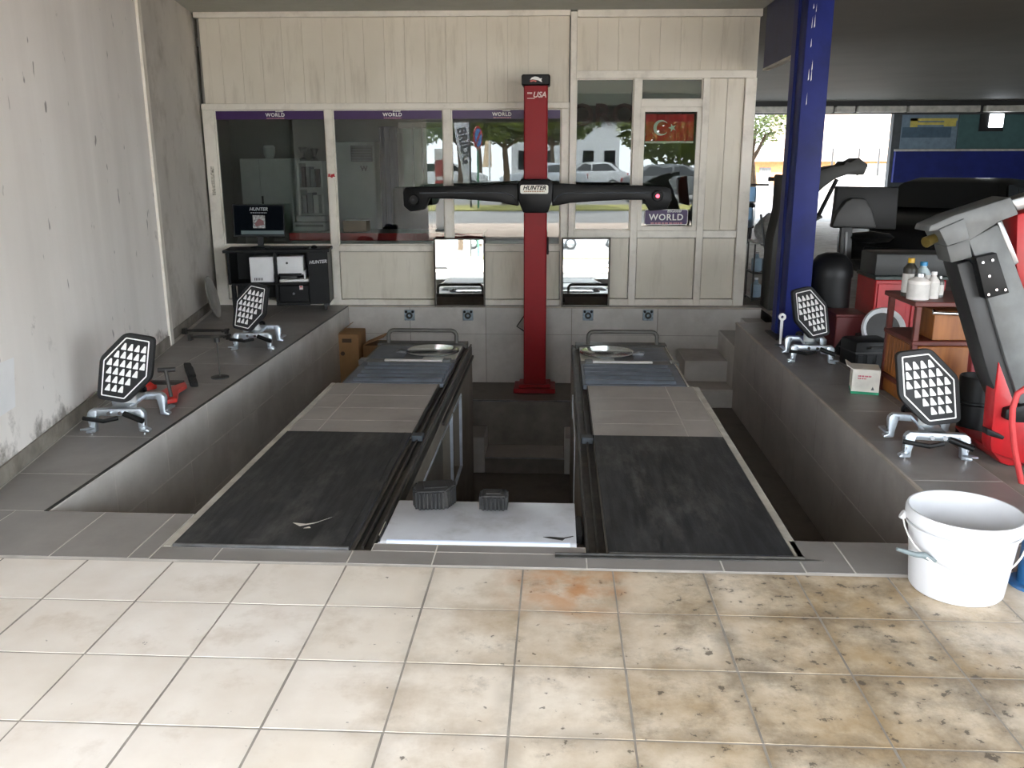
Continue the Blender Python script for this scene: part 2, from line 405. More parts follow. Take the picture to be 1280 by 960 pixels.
# ledge tops
def poly_tile(pts, par, m_, top=0.0, th=.012):
    mb = MB(); mb.prism([(p[0], p[1], top-th) for p in pts], (0, 0, th))
    o = part('grey_floor_tile', mb, m_, par, bevel=.0015, smooth=0); return o
ys = [3.43, 3.89, 4.485, 5.08, 5.68, 6.28, 6.88, 7.48, 8.08, 8.68, 9.06]
g = .0032
for a, b_ in zip(ys, ys[1:]):
    xa, xb = wall_x(a)+.02, wall_x(b_)+.02
    if min(xa, xb) > LX-.62-.08:
        poly_tile([(xa, a+g), (LX-g, a+g), (LX-g, b_-g), (xb, b_-g)], floor, gt)
    else:
        c_ = LX-.60
        poly_tile([(c_+g, a+g), (LX-g, a+g), (LX-g, b_-g), (c_+g, b_-g)], floor, gt)
        poly_tile([(min(xa, c_-.01), a+g), (c_-g, a+g), (c_-g, b_-g), (xb, b_-g)], floor, gt)
ys = [3.27, 3.40, 3.99, 4.59, 5.19, 5.84, 6.43, 7.03, 7.63, 8.22]
for a, b_ in zip(ys, ys[1:]): fl(RX, 2.12, a, b_)
xs = [LX, -1.6, -1.0, -.4, .2, .8, 1.4, 2.12]
for a, b_ in zip(xs, xs[1:]): fl(a, b_, YB, 9.16)
# pit floor
mb = MB()
mb.box(LX-.1, -.86, 3.2, YB+.1, PF-.1, PF); mb.box(.26, 2.2, 3.0, YB+.1, PF-.1, PF)
mb.box(-.86, .26, 8.37, YB+.1, PF-.1, PF)
mb.box(-.9, .3, 3.0, 8.6, CP-.1, CP)
struct('floor_pit', mb, pitfloor, 'dark floor of the pit and its side trenches')
# pit walls with tiles
def wall_tiles(par, org, u, length, heights, tw, mat_, th=.008, stag=.5, g=.0018):
    u = Vector(u); z = 0; 
    for k, h_ in enumerate(heights):
        x = -(tw*stag if k % 2 else 0)
        while x < length-.01:
            a, b_ = max(x, 0), min(x+tw, length)
            if b_-a > .03:
                c = Vector(org)+u*((a+b_)/2)+Vector((0, 0, -(z+h_/2)))
                tile('wall_tile', par, mat_, c, u, Z, b_-a-2*g, h_-2*g, th, .0015)
            x += tw
        z += h_
wt = MATS['grey_wall_tile']
mb = MB(); mb.box(LX-.15, LX-.0012, 3.43, YB, PF-.05, -.016)
wl = struct('wall_pit_left', mb, lgrout, 'grey tiled inner wall of the left ledge')
wall_tiles(wl, (LX-.008, 3.43, -.016), Y, YB-3.43, (.284, .30, .23), .6, wt, g=.0038)
mb = MB(); mb.box(RX+.0012, RX+.15, 3.27, 8.22, PF-.05, -.016)
wr = struct('wall_pit_right', mb, lgrout, 'brownish tiled inner wall of the right ledge')
wall_tiles(wr, (RX+.008, 8.22, -.016), -Y, 8.22-3.27, (.40, .414), .9, MATS['ramp_tile'], g=.0012)
mb = MB(); mb.box(LX-.1, 2.12, YB+.0015, YB+.2, PF-.05, -.016)
wb = struct('wall_pit_back', mb, M('joint_grey', (120, 114, 106), .8), 'pale tiled back wall of the pit')
for r_, (za, zb) in enumerate(((-.016, -.30), (-.30, -.83))):
    xs = [LX, -1.57, -.76, .15, 1.05, 2.12]
    for a, b_ in zip(xs, xs[1:]):
        tile('wall_tile', wb, wt, ((a+b_)/2, YB+.008, (za+zb)/2), X, Z, b_-a-.005, abs(za-zb)-.003, .008, .0015)
mb = MB(); mb.box(LX, -1.56, 3.33, 3.43, PF, -.016); mb.box(.93, RX, 3.17, 3.27, PF, -.016); mb.box(-.72, .12, 3.06, 3.16, CP, -.016)
struct('wall_pit_front', mb, wt, 'tiled front end of the trenches')
mb = MB(); mb.box(RX+.15, 2.12, 8.06, 8.214, PF, -.016)
struct('wall_ledge_end', mb, wt)
# edge trims of the ledges
mb = MB(); mb.box(LX-.003, LX+.001, 3.43, YB, -.012, .001); struct('trim_1', mb, darksteel)
mb = MB(); mb.box(RX-.006, RX+.006, 3.27, 8.22, -.014, .001); mb.box(RX, 2.12, 8.212, 8.224, -.014, .001); struct('trim_2', mb, M('edge_trim', (170, 160, 148), .5))
mb = MB(); mb.box(LX, 2.11, YB-.006, YB+.004, -.014, .002); struct('trim_3', mb, M('edge_trim'))
mb = MB()
for b6 in ((-2.7, -2.6, 2.6, 9.5, -1.8, -.02), (2.25, 2.35, 2.6, 9.5, -1.8, -.02), (-2.6, 2.25, 2.6, 2.7, -1.8, -.02), (-2.6, 2.25, 9.4, 9.5, -1.8, -.02), (-2.7, 2.35, 2.6, 9.5, -1.9, -1.8)): mb.box(*b6)
struct('wall_light_seal', mb, concrete, 'unseen concrete shell added around the pit to keep out sky light')  # hidden shell added to stop sky light leaking in below the floor
# steps in the back right corner, back steps of the centre pit
stair = struct('floor_steps', None, None, 'grey tiled steps climbing out of the trench')
def step(x0, x1, y0, y1, z0, z1, m_=None):
    mb = MB(); mb.box(x0, x1, y0, y1, z0, z1); part('step', mb, m_ or wt, stair, bevel=.004)
    mb = MB(); mb.box(x0+.006, x1-.006, y0+.006, y1-.002, z1, z1+.003); part('tread', mb, MATS['ramp_tile'], stair)
step(1.27, RX, 8.17, 8.5, PF, -.65); step(1.27, RX, 8.5, YB-.001, PF, -.44); step(RX+.001, 1.91, 8.23, YB-.001, PF, -.24); step(1.911, 2.12, 8.23, YB-.001, PF, -.11)
step(-.69, .08, 7.97, 8.355, CP, -1.30, M('riser_tile', (118, 112, 104), .5, var=.2, scale=5, dirt=(60, 54, 48))); step(-.86, -.692, 7.97, 8.355, CP, -1.10); step(.082, .26, 7.97, 8.355, CP, -1.10)
mb = MB(); mb.box(-.86, .26, 8.356, 8.369, CP, PF-.001); part('riser', mb, M('riser_tile', (150, 144, 136)), stair)
mb = MB(); mb.box(-.86, .26, 8.350, 8.372, PF-.010, PF+.002); mb.box(-.69, .08, 7.965, 7.972, -1.31, -1.297); part('nosing', mb, steel, stair)

# ------------------------------------------------------------------ left wall
d_ = Vector((-.19, 1, 0)).normalized(); nrm = Vector((1, .19, 0)).normalized()
def wl_p(y, z=0, off=0): return Vector((wall_x(y), y, z))+nrm*off
mb = MB(); mb.prism([wl_p(.9, 0), wl_p(6.95, 0), wl_p(6.95, 2.93), wl_p(.9, 2.93)], -nrm*.2)
wallL = struct('wall_left', mb, MATS['plaster'], 'stained white plaster wall beside the left ledge')
mb = MB(); mb.prism([wl_p(6.95, 0, -.03), wl_p(9.4, 0, -.03), wl_p(9.4, 2.93, -.03), wl_p(6.95, 2.93, -.03)], -nrm*.17)
struct('wall_left_rear', mb, M('grey_plaster', (198, 192, 184), .8, var=.06, scale=1.5, dirt=(120, 108, 92), dirt_amt=.5, dirt_scale=2.5), 'greyer plaster wall behind the computer cabinet')
mb = MB(); mb.prism([wl_p(6.93, 0, .02), wl_p(7.02, 0, .02), wl_p(7.02, 2.93, .02), wl_p(6.93, 2.93, .02)], -nrm*.05)
struct('trim_4', mb, white_frame, 'white vertical trim strip on the left wall')
bb = struct('baseboard_left', None, None, 'dirty tile skirting along the left wall')
ys = [3.2, 3.8, 4.4, 5.0, 5.6, 6.2, 6.92]
for a, b_ in zip(ys, ys[1:]):
    mb = MB(); mb.prism([wl_p(a+.002, .0, .012), wl_p(b_-.002, .0, .012), wl_p(b_-.002, .085, .012), wl_p(a+.002, .085, .012)], -nrm*.012)
    part('skirting_tile', mb, M('skirting', (138, 132, 122), .7, var=.2, scale=6, dirt=(96, 88, 78), dirt_amt=.8, dirt_scale=5), bb)
for a, b_ in ((7.04, 7.7), (7.7, 8.4), (8.4, 8.95)):
    mb = MB(); mb.prism([wl_p(a+.002, .0, -.018), wl_p(b_-.002, .0, -.018), wl_p(b_-.002, .085, -.018), wl_p(a+.002, .085, -.018)], -nrm*.012)
    part('skirting_tile', mb, M('skirting'), bb)
# paper notice on the wall
pp = [wl_p(3.70, .31, .002), wl_p(3.99, .31, .002), wl_p(4.05, .545, .002), wl_p(3.70, .56, .002)]
mb = MB(); mb.prism(pp, -nrm*.0015); solo('paper_notice', mb, white, 'white sheet of paper taped to the stained plaster wall', 'paper')

# ------------------------------------------------------------------ ceiling, right side, far end
mb = MB(); mb.box(-4.4, 14.2, -1.5, 26.6, 2.93, 3.1); struct('ceiling', mb, ceil_m, 'grey workshop ceiling with an added overhang shading the back yard')  # stretch past the back exit is an unseen overhang added for shade
mb = MB(); mb.box(-4.4, 14.2, 3.0, 26.6, 3.1, 7.4); struct('wall_upper_shade', mb, MATS['panel'], 'unseen upper storey added above the workshop to shade the back yard')  # unseen storey added so that its shadow dims the yard behind
mb = MB(); mb.box(14.0, 14.2, -.4, 23.3, -.1, 2.93); struct('wall_right', mb, M('dark_far_wall', (70, 74, 76), .8))
YF = 23.0
def far(px, py): return at(px, py, YF)
xl, xr = far(945, 200).x, far(1108, 240).x
mb = MB(); mb.box(-4.4, xl-.6, YF, YF+.2, -.1, 2.93); mb.box(xr, 14.0, YF, YF+.2, -.1, 2.93)
wfar = struct('wall_far', mb, M('dark_far_wall', (70, 74, 76), .8), 'dark end wall of the workshop beside the back exit')
zb0 = far(1050, 143).z
beam = thing('shutter_box', 'pale panelled roller shutter box across the back exit under the ceiling', 'shutter', (6.6, YF-.2, zb0))
for a, b_ in ((930, 1037), (1041, 1064), (1068, 1127), (1131, 1218), (1226, 1330)):
    xa, xb = far(a, 140).x, far(b_, 140).x
    mb = MB(); mb.box(xa, xb, YF-.32, YF-.1, zb0+.03, 2.80); part('panel', mb, beige, beam, bevel=.01, local=False)
mb = MB(); mb.box(far(930, 140).x, 13.98, YF-.1, YF-.001, zb0, 2.929); part('backing', mb, dark, beam, local=False)
# posters and blue band on the far wall
zt, z1_, z2_ = far(1115, 146).z, far(1200, 189).z, far(1200, 228).z
mb = MB(); mb.box(far(1116, 200).x, 13.9, YF-.12, YF-.001, z2_, z1_); 
ob = solo('blue_band', mb, blue, 'wide blue painted board across the dark end wall', 'board', bevel=.01)
mb = MB(); mb.box(far(1115, 190).x, 13.9, YF-.14, YF-.122, z1_, z1_+.05); solo('ledge_strip', mb, beige, 'thin pale strip above the wide blue board', 'strip')
pw = thing('wall_poster', 'blue poster with a yellow car bumper above the blue board', 'poster', far(1160, 170)-Vector((0, .02, .3)))
xa, xb = far(1126, 165).x, far(1196, 165).x
mb = MB(); mb.box(xa, xb, YF-.02, YF-.001, z1_+.06, zb0-.02); part('sheet', mb, M('poster_blue', (108, 126, 140), .6), pw, local=False)
mb = MB(); mb.box(xa+.02, xb-.15, YF-.026, YF-.02, z1_+.33, z1_+.58); part('print', mb, M('poster_dark', (66, 88, 104), .6), pw, local=False)
mb = MB()
for (a, b_, c_, d2) in ((1138, 1196, 148, 151), (1138, 1146, 148, 159), (1180, 1194, 150, 158), (1146, 1180, 153, 156)):
    p, q_ = far(a, c_), far(b_, d2); mb.box(p.x, q_.x, YF-.034, YF-.026, q_.z, p.z)
part('bumper_print', mb, M('poster_yellow', (196, 180, 92), .6), pw, local=False)
mb = MB(); mb.box(xb+.02, 13.9, YF-.03, YF-.001, z1_+.06, zb0-.02); solo('teal_panel', mb, teal, 'dull teal board beside the bumper poster on the end wall', 'board', bevel=.005)
p, q_ = far(1236, 142), far(1251, 159)
wv = thing('vent_window', 'small bright lamp box mounted on the teal board', 'lamp', (p.x, YF-.03, q_.z))
mb = MB(); mb.box(p.x-.22, q_.x+.03, YF-.07, YF-.031, q_.z-.1, min(p.z+.03, zb0-.005)); part('housing', mb, black, wv, local=False)
mb = MB(); mb.box(p.x, q_.x, YF-.09, YF-.071, q_.z, min(p.z, zb0-.01)); part('diffuser', mb, M('lit_diffuser', (240, 246, 250), .5, emit=((240, 248, 255), 3.0)), wv, local=False)

mb = MB(); mb.box(-3.7, 1.97, 7.6, 9.3, 2.922, 2.93); struct('trim_soffit', mb, M('soffit_paint', (176, 178, 168), .7, var=.04), 'pale soffit over the office front')
# ------------------------------------------------------------------ office front
OA = .03; OL = (0, 9.21, 0)
OM = Matrix.Translation(OL) @ Matrix.Rotation(OA, 4, 'Z')
wo = struct('wall_back', None, None, 'white panelled office front with large windows', OL, OA)
def ob_(name, u0, u1, z0, z1, v0, v1, mat_, par=None, bevel=.003):
    mb = MB(); mb.box(u0, u1, v0, v1, z0, z1); return part(name, mb, mat_, par or wo, bevel=bevel, smooth=0)
def fr(u0, u1, z0, z1, v0=-.035, v1=.03): return ob_('frame_bar', u0, u1, z0, z1, v0, v1, white_frame)
HC = 2.905
fr(-3.64, -3.522, 0, 2.0); fr(-2.388, -2.31, 0, 2.0); fr(-1.183, -1.102, 0, 2.0); fr(.018, .098, 0, 2.0)
fr(-3.64, .098, 2.0, 2.058, -.045)
fr(-3.522, -2.388, .57, .634); fr(-2.31, -1.183, .57, .634); fr(-1.102, .018, .57, .634)
for a, b_ in ((-3.522, -2.388), (-2.31, -1.183), (-1.102, .018)): fr(a, b_, 0.0, .058)
fr(.10, .162, 0, HC, -.06, .03)
fr(.162, 1.95, 2.285, 2.36, -.04); fr(.742, .815, 0, 2.285); fr(1.43, 1.50, 0, 2.285); fr(1.845, 1.955, 0, 2.285, -.05, .06)
fr(.815, 1.43, 2.01, 2.08)
for a, b_ in ((.162, .742), (.815, 1.43), (1.50, 1.845)): fr(a, b_, .71, .785); fr(a, b_, 0, .066)
fr(-3.64, .098, HC-.035, HC+.02, -.05); fr(.164, 1.97, HC-.05, HC+.02, -.05)
pm = MATS['panel']
u = -3.60; k = 0
while u < .09:
    ob_('plank', u+.0006, min(u+.205, .098)-.0006, 2.06, HC-.036, -.02, .01, pm, bevel=.0012); u += .205
u = .164
while u < 1.95:
    ob_('plank', u+.0006, min(u+.205, 1.955)-.0006, 2.362, HC-.051, -.02, .01, pm, bevel=.0012); u += .205
ob_('plank', 1.502, 1.67, .787, 2.283, -.015, .01, pm); ob_('plank', 1.673, 1.843, .787, 2.283, -.015, .01, pm)
for a, b_ in ((-3.522, -2.388), (-2.31, -1.183), (-1.102, .018)): ob_('panel', a+.006, b_-.006, .064, .564, -.012, .01, pm)
for a, b_ in ((.162, .742), (.815, 1.43), (1.50, 1.845)): ob_('panel', a+.006, b_-.006, .072, .704, -.012, .01, pm)
ob_('backing', -3.64, 1.95, 2.03, HC+.02, .032, .08, officew); ob_('backing', -3.64, 1.95, 0, .60, .032, .08, officew)
rng = random.Random(3)
def logo_lines(par, u, z, s, y):
    text_obj('lettering', 'BSGlobal', .027*s, whitem, par, (u+.055*s, y, z+.045*s), X, Z, .0008, .2, .0004)
    text_obj('lettering', 'WORLD', .062*s, whitem, par, (u, y, z), X, Z, .0008, 0, .0012*s, space=1.12)
    mb = MB(); strokes(mb, u-.11*s, u+.115*s, z-.046*s, z-.034*s, y, 9, rng); part('fine_print', mb, M('pink_print', (190, 140, 150), .6), par)
wins = []
for i, (a, b_, z0, z1) in enumerate(((-3.522, -2.388, .634, 2.0), (-2.31, -1.183, .634, 2.0), (-1.102, .018, .634, 2.0), (.162, .742, .785, 2.285), (.815, 1.43, .785, 2.01), (.815, 1.43, 2.08, 2.285))):
    wn = struct('window_%d' % (i+1), None, None, None, OL, OA); wins.append(wn)
    f_ = .012
    if i == 4: f_ = .045
    for (p0, p1, q0, q1) in ((a, a+f_, z0, z1), (b_-f_, b_, z0, z1), (a+f_, b_-f_, z0, z0+f_), (a+f_, b_-f_, z1-f_, z1)):
        ob_('window_frame', p0, p1, q0, q1, -.02 if i == 4 else -.01, .02, white_frame, wn, .002)
    ob_('pane', a+f_, b_-f_, z0+f_, z1-f_, .002, .008, MATS['glass'] if i < 5 else MATS['glass'], wn, 0)
    if i < 3:
        ob_('sign_band', a+f_, b_-f_, 1.905, z1-f_, -.0015, .0005, purple, wn, 0)
        logo_lines(wn, {0: -2.90, 1: -1.70, 2: -.585}[i], 1.947, .8, -.003)
# dim letters behind the tall window
text_obj('lettering', 'ORO', .30, M('maroon_letters', (62, 34, 34), .7), wins[3], (.44, .03, 1.93), X, Z, .001, 0, .006)
# flag blind behind the glass of the window with the flag
fg = thing('flag_banner', 'red flag with white crescent and star hanging inside the window', 'flag', OM @ Vector((1.12, .03, 1.66)), OA)
mb = MB(); nseg = 24
vs_ = []; fs = []
for i in range(nseg+1):
    uu = -.245+.49*i/nseg; yy = .006*math.sin(i*.9)+.004*math.sin(i*2.1)
    vs_ += [(uu, yy, .02), (uu, yy, .285), (uu, yy+.003, .285), (uu, yy+.003, .02)]
for i in range(nseg):
    for k in range(4):
        k2 = (k+1) % 4; fs.append((i*4+k, i*4+k2, i*4+4+k2, i*4+4+k))
mb.add(vs_, fs); part('cloth', mb, M('flag_red', (214, 34, 42), .7, var=.1, scale=14), fg, smooth=60)
def disc(cx, cz, r, n=32): return [(cx+r*math.cos(2*math.pi*i/n), cz+r*math.sin(2*math.pi*i/n)) for i in range(n)]
out_ = [(-.09+.077*math.cos(t), .152+.077*math.sin(t)) for t in [math.radians(38+i*(284/24)) for i in range(25)]]
inn = [(-.073+.061*math.cos(t), .152+.061*math.sin(t)) for t in [math.radians(322-i*(284/24)) for i in range(25)]]
mb = MB(); strip = []
for i in range(24):
    a, b_ = out_[i], out_[i+1]; c_, e_ = inn[24-i], inn[24-i-1]
    mb.prism([(a[0], -.014, a[1]), (b_[0], -.014, b_[1]), (e_[0], -.014, e_[1]), (c_[0], -.014, c_[1])], (0, .002, 0))
part('crescent', mb, whitem, fg, smooth=0)
st = []
for i in range(10):
    t = math.pi+i*math.pi/5; r = .042 if i % 2 == 0 else .017
    st.append((.025+r*math.cos(t), -.014, .152+r*math.sin(t)))
mb = MB(); mb.prism(st, (0, .002, 0)); part('star', mb, whitem, fg, smooth=0)
mb = MB(); mb.box(-.245, .245, -.008, .006, 0, .022); part('hem_bar', mb, white, fg, bevel=.003)
# purple sign at the bottom of the same window
ps = thing('window_sign', 'purple WORLD sign with rounded white border at the window bottom', 'sign', OM @ Vector((1.115, -.012, .842)), OA)
def rrect(x0, x1, z0, z1, r, y, n=5):
    pts = []
    for (cx, cz, a0) in ((x1-r, z1-r, 0), (x0+r, z1-r, 90), (x0+r, z0+r, 180), (x1-r, z0+r, 270)):
        pts += [(cx+r*math.cos(math.radians(a0+90*k/n)), y, cz+r*math.sin(math.radians(a0+90*k/n))) for k in range(n+1)]
    return pts
mb = MB(); mb.prism(rrect(-.225, .225, 0, .158, .02, 0), (0, .003, 0)); part('border', mb, whitem, ps, smooth=0)
mb = MB(); mb.prism(rrect(-.219, .219, .006, .152, .016, -.001), (0, .002, 0)); part('face', mb, purple, ps, smooth=0)
logo_lines(ps, .0, .075, 1.45, -.003)
# mezuza-like plate: small paper strip on left frame, red sticker on the mullion
solo('paper_strip', MB().box(-3.60, -3.565, -.04, -.036, 1.15, 1.44).xf(OM), M('printed_paper', (190, 184, 170), .8, var=.4, scale=60), 'narrow printed paper strip on the white window frame by the plaster wall', 'sticker')
mb = MB()
for (a, b_, c_) in ((-2.38, 1.335, .03), (-2.355, 1.325, .035), (-2.335, 1.345, .02)): mb.box(a, a+.02, -.038, -.036, b_, b_+c_)
mb.box(-2.385, -2.31, -.038, -.036, 1.335, 1.345)
solo('red_sticker', mb.xf(OM), red2, 'small red sticker on the white window mullion', 'sticker')

# office room behind
mb = MB(); mb.box(-4.7, 1.97, .12, 3.9, -.01, .0); struct('floor_office', mb.xf(OM), officed)
for nm_, bb_ in (('wall_office_back', (-4.9, 2.07, 3.9, 4.0, 0, 2.9)), ('wall_office_right', (1.88, 1.95, .09, 3.9, 0, 2.9)), ('wall_office_left', (-4.8, -4.7, .25, 3.9, 0, 2.9)), ('wall_office_front', (-4.8, -3.75, .25, .35, 0, 2.9))):
    mb = MB(); mb.box(*bb_); struct(nm_, mb.xf(OM), officew)
mb = MB(); mb.box(-4.8, 1.88, .09, 3.9, 2.62, 2.7); struct('ceiling_office', mb.xf(OM), M('office_ceiling', (120, 118, 112), .8))
def pxbox(x0, x1, y0, y1, Yd, depth):
    a, b_ = at(x0, y1, Yd), at(x1, y0, Yd); return a.x, b_.x, Yd, Yd+depth, a.z, b_.z
offwhite = M('office_white', (214, 216, 212), .5, var=.04)
q = pxbox(309, 363, 198, 330, 11.6, .45)
cb = thing('filing_cabinet', 'tall white two door cabinet inside the office', 'cabinet', ((q[0]+q[1])/2, 11.8, 0))
mb = MB(); mb.box(q[0], q[1], q[2]+.02, q[3], 0, q[5]); part('body', mb, offwhite, cb, bevel=.006, local=False)
xm = q[0]+(q[1]-q[0])*.38
for a, b_ in ((q[0]+.004, xm-.003), (xm+.003, q[1]-.004)):
    mb = MB(); mb.box(a, b_, q[2], q[2]+.02, .06, q[5]-.01); dd = part('door', mb, offwhite, cb, bevel=.004, local=False)
mb = MB(); mb.box(xm+.01, xm+.03, q[2]-.02, q[2], .95, 1.05); part('handle', mb, dark, cb, local=False)
qx = q[1]; q = pxbox(365, 402, 201, 330, 11.8, .35); q = (max(q[0], qx+.02),)+q[1:]
bk = thing('bookcase', 'open white office bookcase holding binders and folders', 'bookcase', ((q[0]+q[1])/2, 11.9, 0))
mb = MB(); mb.box(q[0], q[0]+.025, q[2], q[3], 0, q[5]); mb.box(q[1]-.025, q[1], q[2], q[3], 0, q[5]); mb.box(q[0], q[1], q[3]-.02, q[3], 0, q[5]); part('carcass', mb, offwhite, bk, local=False)
for k in range(5):
    z_ = .1+k*(q[5]-.13)/4
    mb = MB(); mb.box(q[0]+.026, q[1]-.026, q[2], q[3]-.021, z_, z_+.025); part('shelf', mb, offwhite, bk, local=False)
for k in range(1, 4):
    z_ = .126+k*(q[5]-.13)/4; xx = q[0]+.04
    while xx < q[1]-.1 and z_+.28 < q[5]:
        wd = random.choice((.06, .07, .05))
        mb = MB(); mb.box(xx, xx+wd, q[2]+.05, q[3]-.06, z_, z_+random.choice((.24, .27)))
        bn, bmt = random.choice((('white', offwhite), ('black', dark), ('grey', M('binder_grey', (120, 124, 128), .5))))
        solo('binder', mb, bmt, bn+' ring binder on the '+('lower', 'middle', 'upper')[k-1]+' shelf of the open white bookcase', 'binder', 'binders in the bookcase', bevel=.003)
        xx += wd+.012
for px, hh in ((372, .18), (386, .16)):
    p = at(px, 200, 12.0); p.x += .08
    mb = MB(); mb.lathe([(.045, 0), (.05, .02), (.02, .05), (.025, hh*.5), (.06, hh), (.0, hh)], (p.x, 12.0, q[5]), 14)
    solo('trophy', mb, steel, {372: 'small trophy cup on the bookcase, next to the two door cabinet', 386: 'small trophy cup on the bookcase, nearer the air conditioner'}[px], 'trophy', 'trophies on the bookcase')
p = at(337, 196, 11.8); zc = at(337, 198, 11.6).z
mb = MB(); mb.lathe([(.05, 0), (.075, .06), (.08, .14), (.06, .17), (0, .17)], (p.x, 11.8, zc), 18)
solo('ceramic_jar', mb, offwhite, 'pale ceramic jar on top of the two door cabinet', 'jar')
q = pxbox(418, 468, 177, 320, 11.9, .32)
ac = thing('floor_air_conditioner', 'tall white floor standing air conditioner in the office', 'air conditioner', ((q[0]+q[1])/2, 12, 0))
mb = MB(); mb.box(q[0], q[1], q[2], q[3], 0, q[5]); part('body', mb, offwhite, ac, bevel=.02, seg=2, local=False)
a, b_ = at(439, 202, 11.9), at(465, 182, 11.9)
mb = MB(); mb.box(a.x, b_.x, q[2]-.004, q[2]+.01, a.z, b_.z); gr = part('grille', mb, dark, ac, local=False)
for k in range(6):
    z_ = a.z+(b_.z-a.z)*(k+.5)/6; mb = MB(); mb.box(a.x+.01, b_.x-.01, q[2]-.012, q[2]-.004, z_-.006, z_+.006); part('slat', mb, M('grille_grey', (130, 132, 132), .5), ac, local=False)
pc = at(455, 211, 11.9); text_obj('emblem', 'W', .09, dark, ac, Vector((pc.x, q[2]-.002, pc.z))-ac.location, X, Z, .001, 0, .004)
a, b_ = at(478, 285, 11.4), at(496, 160, 11.4)
mb = MB()
nn = 14
for k in range(nn):
    x0 = a.x+(b_.x-a.x)*k/nn; x1 = a.x+(b_.x-a.x)*(k+1)/nn
    mb.box(x0, x1, 11.4+.02*math.sin(k*1.7), 11.42+.02*math.sin(k*1.7), a.z-.2, b_.z)
mb.box(a.x, b_.x, 11.39, 11.44, b_.z, b_.z+.02); mb.cyl(((a.x+b_.x)/2, 11.42, 0), ((a.x+b_.x)/2, 11.42, a.z), .02, 8); mb.cyl(((a.x+b_.x)/2, 11.42, 0), ((a.x+b_.x)/2, 11.42, .02), .14, 16)
solo('roll_up_banner', mb, M('navy_cloth', (52, 60, 92), .7), 'dark blue banner standing inside the office', 'banner')
# office window on the far office wall with a pale blind
a, b_ = at(500, 246, 12.93), at(553, 152, 12.93)
bl = thing('roller_blind', 'pale green roller blind with pull cords inside the office', 'blind', ((a.x+b_.x)/2, 12.9, a.z))
mb = MB(); mb.box(a.x+.06, b_.x, 12.98, 13.0, a.z, b_.z-.09); part('sheet', mb, M('blind_green_glow', (128, 140, 130), .7, emit=((150, 170, 156), .02)), bl, local=False)  # faint emission stands in for daylight coming through the blind
mb = MB(); mb.box(a.x, b_.x, 12.97, 13.06, b_.z-.09, b_.z); part('cassette', mb, offwhite, bl, bevel=.01, local=False)
for px in (515, 527):
    p = at(px, 150, 12.85); mb = MB(); mb.cyl((p.x, 12.86, a.z+.1), (p.x, 12.86, b_.z-.05), .008, 6); part('cord', mb, white, bl, local=False)
# desk with a red edge along the windows
dz = at(400, 291, 9.75).z
dk = thing('office_desk', 'long office desk with a red edge behind the windows', 'desk', (-1.9, 9.95, 0))
a, b_ = at(362, 300, 9.75), at(604, 300, 9.75)
mb = MB(); mb.box(a.x, b_.x, 9.75, 10.35, dz-.03, dz); part('top', mb, offwhite, dk, bevel=.004, local=False)
mb = MB(); mb.box(a.x, b_.x, 9.735, 9.75, dz-.085, dz-.001); part('edge', mb, red2, dk, bevel=.003, local=False)
mb = MB(); mb.box(a.x+.02, b_.x-.02, 9.76, 9.78, .05, dz-.086); part('front_panel', mb, offwhite, dk, local=False)
for x_ in (a.x+.03, b_.x-.06):
    mb = MB(); mb.box(x_, x_+.03, 9.79, 10.33, 0, dz-.031); part('side_panel', mb, offwhite, dk, local=False)
a, b_ = at(367, 292, 9.95), at(407, 273, 9.95)
sp = thing('desk_printer', 'silver dot matrix printer on the red edged office desk', 'printer', ((a.x+b_.x)/2, 10.05, dz))
hh = b_.z-a.z+.0
mb = MB(); mb.box(a.x, b_.x, 9.95, 10.2, dz, dz+hh*.62); part('body', mb, M('printer_grey', (176, 178, 176), .5), sp, bevel=.012, local=False)
mb = MB(); mb.box(a.x+.02, b_.x-.02, 10.0, 10.2, dz+hh*.62, dz+hh); part('lid', mb, M('printer_grey'), sp, bevel=.012, local=False)
mb = MB(); mb.box(a.x+.03, b_.x-.03, 9.944, 9.95, dz+hh*.3, dz+hh*.45); part('paper_slot', mb, dark, sp, local=False)
a, b_ = at(429, 294, 9.9), at(458, 279, 9.9)
cx = thing('desk_box', 'brown cardboard box with papers on top on the office desk', 'box', ((a.x+b_.x)/2, 10, dz))
mb = MB(); mb.box(a.x, b_.x, 9.9, 10.1, dz, dz+.125); part('carton', mb, cardboard, cx, bevel=.003, local=False)
mb = MB(); mb.box(a.x+.03, b_.x+.03, 9.9, 10.12, dz+.125, dz+.135); part('papers', mb, white, cx, local=False)
# office chair behind the desk
pc = at(512, 262, 10.9)
ch = thing('office_chair', 'black padded office chair behind the desk', 'chair', (pc.x, 10.9, 0))
mb = MB(); mb.box(-.26, .26, -.26, .26, .42, .52); part('seat', mb, black, ch, bevel=.04, seg=2)
mb = MB(); mb.box(-.25, .25, .2, .3, .55, 1.18); part('backrest', mb, black, ch, bevel=.05, seg=2)
mb = MB(); mb.cyl((0, 0, .1), (0, 0, .42), .03); part('post', mb, dark, ch)
for k in range(5):
    t = k*math.tau/5; mb = MB(); mb.tube([(0, 0, .1), (.28*math.cos(t), .28*math.sin(t), .05), (.3*math.cos(t), .3*math.sin(t), .0)], [.025, .02, .025]); part('leg', mb, dark, ch)
for s in (-1, 1):
    mb = MB(); mb.tube([(.27*s, .2, .5), (.3*s, .15, .68), (.3*s, -.15, .7), (.27*s, -.18, .5)], .018); part('armrest', mb, black, ch)

